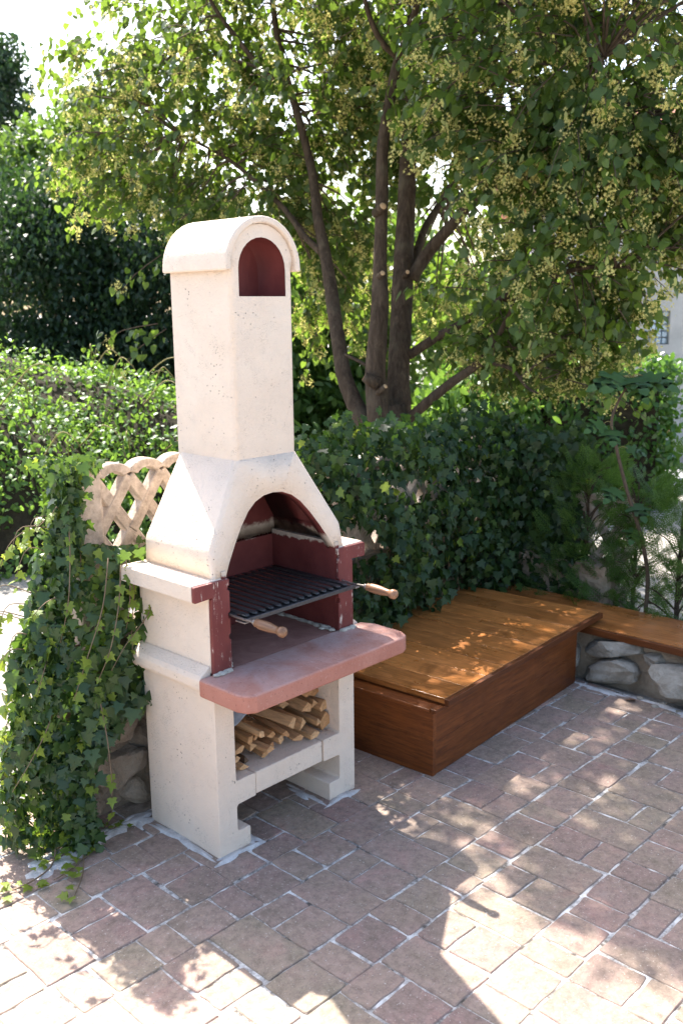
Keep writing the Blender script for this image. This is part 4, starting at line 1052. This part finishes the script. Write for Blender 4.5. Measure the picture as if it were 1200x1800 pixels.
# crown: clumps of sprays; (px, py, depth, lateral, vertical, depth radius, sprays)
BL_ = [(500, 110, 6.7, 1.0, .75, .7, 120), (330, 220, 7.0, .75, .55, .6, 95), (215, 300, 7.3, .45, .32, .45, 34), (165, 110, 7.2, .30, .16, .3, 9), (330, 40, 7.0, .5, .35, .5, 42), (240, 190, 7.1, .42, .35, .4, 30),
       (620, 40, 6.9, .9, .7, .5, 80), (810, 60, 6.4, .9, .65, .8, 100), (960, 120, 5.2, .8, .6, .7, 130), (1130, 110, 4.9, .7, .6, .7, 105), (920, 240, 5.2, .5, .25, .4, 46), (1090, 300, 5.1, .65, .40, .6, 75), (1190, 280, 5.0, .4, .36, .5, 34),
       (1060, 440, 5.2, .50, .22, .5, 56), (960, 500, 5.5, .50, .22, .5, 48), (960, 600, 5.7, .42, .24, .4, 46), (1000, 660, 5.6, .20, .10, .25, 10), (1060, 530, 5.3, .18, .12, .3, 10), (870, 590, 5.9, .35, .18, .4, 20),
       (590, 330, 7.0, .6, .5, .6, 60), (440, 360, 6.9, .6, .22, .5, 44), (620, 200, 7.0, .6, .5, .6, 60), (800, 270, 7.0, .7, .5, .6, 66), (560, 460, 7.2, .35, .4, .5, 26), (320, 330, 7.1, .40, .10, .35, 20), (830, 480, 7.2, .55, .4, .5, 40), (640, 520, 7.4, .6, .5, .5, 46),
       (270, 470, 6.8, .04, .04, .1, 1), (268, 580, 6.6, .06, .08, .1, 2), (850, 140, 6.0, .7, .5, .6, 60),
       # above the picture: unseen crown, added for its shade on bench and patio
       (700, -200, 6.3, 1.7, .8, 1.2, 190), (950, -180, 5.6, 1.2, .8, 1.0, 130), (1250, 100, 5.2, .9, .9, .9, 60), (800, -480, 6.2, 1.4, .7, 1.2, 110), (1150, -150, 5.0, .9, .8, .9, 70)]
for (wx, wy, wz, r_, n_) in ((2.2, 1.9, 4.1, .75, 75), (1.95, 1.5, 4.2, .6, 55), (2.1, 2.3, 5.0, .6, 50), (1.8, 1.2, 3.7, .40, 26), (2.4, 1.1, 4.2, .7, 70), (2.7, .5, 3.9, .6, 45), (2.6, 2.6, 5.0, .9, 140), (2.9, 1.7, 4.9, .9, 120), (3.3, 1.0, 4.4, .9, 80), (2.3, 2.9, 6.0, .8, 60), (3.2, 2.2, 6.0, 1.0, 80), (3.6, .2, 4.0, .9, 60)):  # unseen clumps added to thicken the shade on patio and bench
    q_ = np.array([wx, wy, wz]) - CAM; d_ = q_ @ FWD
    BL_.append((600 + FPX * (q_ @ RIGHT) / d_, 900 - FPX * (q_ @ UP) / d_, d_, r_, r_ * .7, r_, n_))
lp, lt, ln, fc, ft = [], [], [], [], []
xb_y = [-2.4, -1.5, -1.25, -.95, -.7, -.3, .6]; xb_x = [.62, .52, .42, .44, .42, .42, .42]
def sunlit(p):  # shapes the crown: leaves left out where sun must reach barbecue and tiles
    g = p - SUN * (p[2] / SUN[2]); b = np.interp(g[1], xb_y, xb_x)
    return g[0] < b + RNG.normal(.06, .09) and g[1] < .75
sprig_tubes = []
for (px_, py_, d_, rl, rv, rd_, ns) in BL_:
    c0 = at(px_, py_, d_)
    for _ in range(ns):
        v = RNG.normal(0, 1, 3); v /= np.linalg.norm(v); v *= RNG.uniform(.25, 1) ** .5
        c = c0 + RIGHT * v[0] * rl + np.array([0, 0, 1]) * v[1] * rv + np.array([FWD[0], FWD[1], 0]) * v[2] * rd_
        if sunlit(c): continue
        near = limb_pts[np.argmin(((limb_pts - c) ** 2).sum(1))]
        dr = c - near; dr[2] *= .4; dr = dr / (np.linalg.norm(dr) + 1e-6) + RNG.normal(0, .35, 3); dr[2] -= .25; dr /= np.linalg.norm(dr)
        L = RNG.uniform(.22, .42); e = c + dr * L; e[2] -= .04
        sprig_tubes.append(([c - dr * .08, c + dr * L * .5 + [0, 0, .02], e], [.004, .003, .0015]))
        if RNG.uniform() < .12: sprig_tubes.append(([near, (near + c) / 2 + [0, 0, .05], c], [.010, .007, .004]))
        nl = RNG.integers(15, 25)
        for k in range(nl):
            t = (k + RNG.uniform(0, 1)) / nl; p = c + dr * L * t + RNG.normal(0, .038, 3)
            if sunlit(p): continue
            sd = np.cross(dr, [0, 0, 1]) * (1 if k % 2 else -1)
            lp.append(p); lt.append(sd * RNG.uniform(.3, 1) + dr * RNG.uniform(.1, .6) + np.array([0, 0, -RNG.uniform(.35, 1.3)])); ln.append(np.array([0, 0, 1]) * RNG.uniform(.2, 1) + RNG.normal(0, .45, 3))
        for b_ in range(RNG.integers(0, 5) if py_ > -120 else 0):
            q_ = c + dr * L * RNG.uniform(.1, 1.0) + RNG.normal(0, .03, 3) - [0, 0, .035]
            if sunlit(q_): continue
            for k in range(RNG.integers(3, 7)): fc.append(q_ + RNG.normal(0, .028, 3))
lp, lt, ln = map(np.array, (lp, lt, ln)); sz = RNG.uniform(.038, .066, len(lp))
dcam = ((lp - CAM) @ FWD)
foliage('leaves', LINDEN, M['linden'], lp, lt, ln, sz, tree, 300)
tubes('twigs', sprig_tubes, tree, M['twig'], 4, 2)['kind'] = 'stuff'
# blossom: a pale bract and a hanging bunch of small flowers
fc = np.array(fc); n = len(fc)
fb_ = fc[::3]; nb_ = len(fb_)
scatter('bracts', BRACT, fb_ + [0, 0, .02], np.stack([RNG.normal(0, .6, nb_), RNG.normal(0, .6, nb_), -np.ones(nb_)], 1), rnd(nb_), RNG.uniform(.04, .065, nb_), M['bract'], tree)
OCT = (np.array([(1, 0, 0), (-1, 0, 0), (0, 1, 0), (0, -1, 0), (0, 0, 1), (0, 0, -1)], float), np.array([(0, 2, 4), (2, 1, 4), (1, 3, 4), (3, 0, 4), (2, 0, 5), (1, 2, 5), (3, 1, 5), (0, 3, 5)]))
STAR = (np.array([(math.cos(a) * (1 if i % 2 == 0 else .35), math.sin(a) * (1 if i % 2 == 0 else .35), .25 if i % 2 == 0 else 0) for i, a in enumerate(np.linspace(0, 2 * math.pi, 10, endpoint=False))] + [(0, 0, -.1)]), np.array([(i, (i + 1) % 10, 10) for i in range(10)]))
m7 = 8
fp2 = np.repeat(fc, m7, 0) + np.clip(RNG.normal(0, .016, (n * m7, 3)), -.035, .035) - np.array([0, 0, .03])
scatter('blossoms', STAR, fp2, rnd(n * m7), rnd(n * m7), RNG.uniform(.007, .0125, n * m7), M['blossom'], tree)

# ------------------------------------------------------------------ background planting
def crown(root, blobs, tpl, mat, lsize, droop=.5, clump=9, name='leaves', spread=.10):
    P = []
    for (c, r, n) in blobs:
        c = np.array(c); k = max(1, n // clump)
        v = RNG.normal(0, 1, (k, 3)); v /= np.linalg.norm(v, axis=1)[:, None]; v *= (RNG.uniform(.35, 1, (k, 1)) ** .4)
        v *= 1 + .16 * np.sin(v[:, [1]] * 7 + c[0]) * np.sin(v[:, [2]] * 6 + c[1])
        cc = c + v * np.array(r)
        P.append(np.repeat(cc, clump, 0) + RNG.normal(0, spread, (k * clump, 3)))
    P = np.vstack(P); P = P[P[:, 2] > .02]; n = len(P)
    tp = rnd(n, .7) - np.array([0, 0, droop]); nr = rnd(n, .55) + np.array([0, 0, .8])
    return scatter(name, tpl, P, tp, nr, RNG.uniform(.7, 1.25, n) * lsize, mat, root)
def ground_at(p): return np.array([p[0], p[1], 0.0])
LAT = RIGHT.copy(); LAT[2] = 0; LAT /= np.linalg.norm(LAT); FW2 = np.array([FWD[0], FWD[1], 0]); FW2 /= np.linalg.norm(FW2)

# bank of bright creeper at the left
cb = ground_at(at(-40, 880, 8.5))
bank = thing('creeper_bank', 'sunlit bank of bright green creeper behind the gravel on the left', 'creeper', tuple(cb))
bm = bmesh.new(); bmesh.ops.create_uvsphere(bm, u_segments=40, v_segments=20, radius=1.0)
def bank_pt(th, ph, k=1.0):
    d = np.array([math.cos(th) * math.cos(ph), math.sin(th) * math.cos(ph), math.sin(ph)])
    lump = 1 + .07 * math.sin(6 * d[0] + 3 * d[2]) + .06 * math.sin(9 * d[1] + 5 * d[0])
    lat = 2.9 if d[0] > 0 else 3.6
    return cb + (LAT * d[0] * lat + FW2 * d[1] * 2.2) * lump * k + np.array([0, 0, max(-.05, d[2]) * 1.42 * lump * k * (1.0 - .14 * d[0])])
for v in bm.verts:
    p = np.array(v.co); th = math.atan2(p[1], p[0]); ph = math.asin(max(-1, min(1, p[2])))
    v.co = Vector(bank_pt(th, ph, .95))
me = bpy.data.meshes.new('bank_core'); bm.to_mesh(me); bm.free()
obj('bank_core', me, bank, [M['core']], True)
P, Nn = [], []
for i in range(34000):
    th = RNG.uniform(-math.pi, .25) if RNG.uniform() < .8 else RNG.uniform(0, math.pi); ph = math.asin(RNG.uniform(0, 1)); k = 1 + RNG.normal(0, .035)
    p = bank_pt(th, ph, k); P.append(p); Nn.append((p - cb) / np.array([2.9, 2.6, 1.0]) + [0, 0, .5])
P, Nn = np.array(P), np.array(Nn); keep = hash3(P, 3.1, 2.0) > .37; P, Nn = P[keep], Nn[keep]; n = len(P)
Nn /= np.linalg.norm(Nn, axis=1)[:, None]
scatter('creeper_leaves', OVAL, P + rnd(n, .03), rnd(n, .8) - [0, 0, .5], Nn + rnd(n, .4), RNG.uniform(.032, .07, n), M['creeper'], bank)
runs, rp = [], []
for i in range(46):
    th = RNG.uniform(-1.7, .6); ph = RNG.uniform(.55, 1.2); p = bank_pt(th, ph, 1.0); d = LAT * RNG.uniform(-.2, 1) + FW2 * RNG.normal(-.2, .3) + np.array([0, 0, RNG.uniform(.3, 1.0)])
    L = RNG.uniform(.25, .6); b = p + d * L * .55; c = b + (d * [1, 1, -.2]) * L * .35; pts = [p, b, c, c + LAT * .05 - [0, 0, .07]]
    runs.append((pts, [.006, .005, .004, .002]))
    for t in np.linspace(.1, 1, 8): rp.append(p * (1 - t) ** 2 + 2 * b * t * (1 - t) + c * t * t)
tubes('shoots', runs, bank, M['shoot'], 5, 4)['kind'] = 'stuff'
rp = np.array(rp) + rnd(len(rp), .015); n = len(rp)
scatter('shoot_leaves', OVAL, rp, rnd(n), rnd(n) + [0, 0, .6], RNG.uniform(.025, .05, n), M['creeper'], bank)

def bg_tree(name, label, spots, tpl, mat, ls, droop=.5, trunk_d=None, group='trees in the background', clump=9, spread=.12, tw=.13):
    """spots: (px, py, depth, lateral, vertical, along-depth radius, leaves)"""
    px_, py_, d_ = trunk_d or spots[0][:3]
    base = ground_at(at(px_, py_, d_)); t = thing(name, label, 'tree', tuple(base), group)
    blobs = []
    cs = [at(*s[:3]) for s in spots]
    top = max(c[2] for c in cs)
    tube('trunk', [base, base + [.03, .02, top * .35], base + [-.02, .05, top * .7], base + [.02, 0, top]], [tw, tw * .85, tw * .6, tw * .2], t, M['bark'], 9, 4, .04)
    br = []
    for c, s in zip(cs, spots):
        h = base + np.array([0, 0, min(c[2] * .6 + .2, top * .8)]); br.append(([h, (h + c) / 2 + [0, 0, .1], c], [tw * .45, tw * .3, tw * .12]))
    tubes('limbs', br, t, M['bark'], 6, 4)['kind'] = 'stuff'
    for c, s in zip(cs, spots):
        # radii along the picture's lateral, forward and up directions turned into world clumps
        k = max(1, s[6] // clump)
        blobs.append((c, s))
    P = []
    for c, s in blobs:
        k = max(1, s[6] // clump); v = RNG.normal(0, 1, (k, 3)); v /= np.linalg.norm(v, axis=1)[:, None]; v *= RNG.uniform(.3, 1, (k, 1)) ** .4
        v *= 1 + .2 * np.sin(v[:, [1]] * 6 + c[0] * 3) * np.sin(v[:, [0]] * 7 + c[1])
        cc = c + v[:, [0]] * LAT * s[3] + v[:, [1]] * FW2 * s[5] + v[:, [2]] * np.array([0, 0, 1]) * s[4]
        P.append(np.repeat(cc, clump, 0) + RNG.normal(0, spread, (k * clump, 3)))
    P = np.vstack(P); P = P[P[:, 2] > .05]; n = len(P)
    scatter('leaves', tpl, P, rnd(n, .7) - [0, 0, droop], rnd(n, .55) + [0, 0, .8], RNG.uniform(.7, 1.25, n) * ls, mat, t)
    return t
bg_tree('dark_tree', 'dense dark evergreen tree behind the creeper bank, left of the chimney', [(190, 420, 12.2, 1.5, .9, 1.1, 13000), (100, 520, 12.0, 1.1, 1.1, 1.0, 10000), (280, 560, 12.0, .95, 1.05, 1.0, 10000), (170, 660, 11.8, 1.5, .8, 1.0, 11000), (330, 680, 11.9, .95, .8, .9, 4500), (60, 380, 12.4, .95, .6, .9, 3800)], OVAL_FAR, M['darktree'], .085, 1.1, (200, 640, 12.2))
bg_tree('shade_tree', 'lighter leafy tree top against the sky at the left, behind the dark evergreen', [(90, 300, 14.5, 1.05, .6, .9, 4200), (150, 230, 14.8, .6, .45, .6, 1700), (30, 420, 14.3, .8, .9, .9, 3200)], OVAL_FAR, M['midtree'], .12, .4, (80, 330, 14.6))
bg_tree('tall_tree', 'tall dark tree rising at the left edge of the sky', [(-20, 200, 17, .75, 1.0, .8, 3800), (-40, 320, 17, .9, 1.2, .9, 3800), (10, 120, 17, .25, .5, .4, 800)], OVAL_FAR, M['darktree'], .13, .5, (-30, 320, 17))
bg_tree('garden_tree', 'sunlit leafy tree seen between the linden stems and the chimney', [(560, 580, 9.5, .9, .8, .8, 5200), (640, 480, 10, 1.0, .6, .8, 4200), (520, 700, 9.3, .6, .5, .6, 2400), (600, 700, 9.6, .8, .4, .6, 2600)], OVAL, M['midtree'], .11, .5, (570, 600, 9.6))
bg_tree('garden_tree', 'sunlit leafy tree directly behind the lower right branches of the linden', [(800, 600, 12.5, 1.2, .9, .9, 5200), (900, 560, 13, 1.2, .8, .9, 4600), (1000, 560, 13, .9, .7, .8, 3400)], OVAL, M['midtree'], .12, .5, (860, 620, 12.7))
bg_tree('young_tree', 'bright lime green young tree low behind the right of the trunk', [(800, 740, 8.0, .42, .30, .4, 1500), (850, 700, 8.2, .42, .25, .4, 1300), (740, 770, 8.0, .3, .2, .3, 700)], OVAL, M['creeper'], .10, .9, (800, 750, 8.1), 'trees in the background', 7, .09, .05)

# clipped privet hedge near the house
pc = ground_at(at(1040, 820, 8.6))
pv = thing('privet_hedge', 'clipped bright green privet hedge with a sunlit top near the grey house', 'hedge', tuple(pc))
hw_, hd_, hh_ = .95, .40, 1.22
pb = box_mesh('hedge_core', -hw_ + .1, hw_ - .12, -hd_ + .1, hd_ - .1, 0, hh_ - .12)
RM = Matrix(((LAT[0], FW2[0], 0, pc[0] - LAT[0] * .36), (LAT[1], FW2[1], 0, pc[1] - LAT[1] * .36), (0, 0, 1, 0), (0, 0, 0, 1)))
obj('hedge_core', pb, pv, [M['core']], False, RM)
n = 9500; q = RNG.uniform(-1, 1, (n, 3)); ax = RNG.integers(0, 3, n); sg = np.sign(RNG.uniform(-1, 1, n)); q[np.arange(n), ax] = sg
q *= 1 + RNG.normal(0, .045, (n, 1)); qn = np.zeros((n, 3)); qn[np.arange(n), ax] = sg
loc = q * np.array([hw_, hd_, hh_ / 2]) + [-.36, 0, hh_ / 2]; keep = loc[:, 2] > .02; loc = loc[keep]; qn = qn[keep]; n = len(loc)
loc[:, 2] += .05 * np.sin(loc[:, 0] * 5) * (loc[:, 2] > .8)
P = pc + loc[:, [0]] * LAT + loc[:, [1]] * FW2 + loc[:, [2]] * np.array([0, 0, 1]); Nn = qn[:, [0]] * LAT + qn[:, [1]] * FW2 + qn[:, [2]] * np.array([0, 0, 1])
scatter('leaves', OVAL, P, rnd(n, .6) + [0, 0, .4], Nn + rnd(n, .5), RNG.uniform(.05, .085, n), M['privet'], pv)

# grey house with a glass block window, kerb and strip in front of it
HD = 11.2
hb = ground_at(at(1200, 800, HD))
HM = Matrix(((LAT[0], FW2[0], 0, hb[0]), (LAT[1], FW2[1], 0, hb[1]), (0, 0, 1, 0), (0, 0, 0, 1)))
house = thing('house', 'grey rendered house wall with a glass block window at the right', 'house', tuple(hb))
def hpx(px_, py_):
    """place on the house front: lateral and height"""
    d = (FWD + (px_ - 600) / FPX * RIGHT - (py_ - 900) / FPX * UP); nrm = FW2
    t = ((hb - CAM) @ nrm) / (d @ nrm); p = CAM + d * t; return (p - hb) @ LAT, p[2]
wx0, wz0 = hpx(1131, 606); wx1, wz1 = hpx(1178, 546); lx, _ = hpx(1055, 600)
# the front is built round its window opening
def hbx(nm, x0, x1, y0, y1, z0, z1, mt, par=None):
    return obj(nm, box_mesh(nm, x0, x1, y0, y1, z0, z1), par or house, [M[mt]], False, HM)
rx = 5.0; zt_ = 3.3
hbx('wall', lx, wx0, 0, .25, -.02, zt_, 'plaster'); hbx('wall', wx1, rx, 0, .25, -.02, zt_, 'plaster'); hbx('wall', wx0, wx1, 0, .25, -.02, wz0, 'plaster'); hbx('wall', wx0, wx1, 0, .25, wz1, zt_, 'plaster')
hbx('side_wall', lx + .001, lx + .25, .2505, 5.5, -.02, zt_ - .002, 'plaster')
win = hbx('window', wx0, wx1, .10, .13, wz0, wz1, 'kerb')
nx, nz = 4, 5; gw_, gh_ = (wx1 - wx0) / nx, (wz1 - wz0) / nz
for i in range(nx):
    for j in range(nz):
        b = hbx('glass_block', wx0 + i * gw_ + .006, wx0 + (i + 1) * gw_ - .006, .055, .099, wz0 + j * gh_ + .006, wz0 + (j + 1) * gh_ - .006, 'glassblock', win); bevel(b, .006, 2)
V, F = [], []
a0, a1 = lx - .4, rx + .4
roof = mesh_from('roof', [(a0, -.45, zt_ - .02), (a1, -.45, zt_ - .02), (a1, 3.0, zt_ + 1.2), (a0, 3.0, zt_ + 1.2), (a1, 6.2, zt_ - .02), (a0, 6.2, zt_ - .02), (a0, -.45, zt_ - .12), (a1, -.45, zt_ - .12), (a1, 6.2, zt_ - .12), (a0, 6.2, zt_ - .12)],
                 [(0, 1, 2, 3), (3, 2, 4, 5), (0, 6, 7, 1), (5, 4, 8, 9), (6, 9, 8, 7), (0, 3, 5, 9, 6), (1, 7, 8, 4, 2)])
obj('roof', roof, house, [M['rooftile']], False, HM)
kx, _ = hpx(960, 830)
kb = obj('kerb', box_mesh('kerb', kx - 2, rx, -2.2, -1.75, -.02, .13), None, [M['kerb']], False, HM); tag(kb, 'grey concrete kerb in front of the house', None, None, 'structure'); bevel(kb, .02, 2)
# orange flowers by the wall
fb2 = ground_at(at(1163, 760, 10.4)); fl = thing('flower_plant', 'small plant with orange flowers in front of the grey house wall', 'plant', tuple(fb2))
for (px_, py_) in ((1160, 716), (1166, 744), (1170, 762)):
    p = at(px_, py_, 10.4); tube('stem', [fb2, (fb2 + p) / 2 + [.02, 0, 0], p], [.006, .005, .004], fl, M['shoot'], 5, 3)
    for k in range(6):
        a = k * math.pi / 3; d = RIGHT * math.cos(a) + UP * math.sin(a)
        place_leaves('petal', leaf_mesh('petal', OVAL, M['orange']) if k == 0 and py_ == 716 else bpy.data.meshes['petal'], np.array([p]), np.array([d - FWD * .3]), np.array([-FWD + .3 * UP]), np.array([.055]), fl)
n = 60; zz = RNG.uniform(.05, .8, n); P = fb2 + np.stack([RNG.normal(0, .10, n), RNG.normal(0, .10, n), zz], 1)
scatter('leaves', OVAL, P, rnd(n), rnd(n) + [0, 0, .6], RNG.uniform(.05, .09, n), M['privet'], fl)
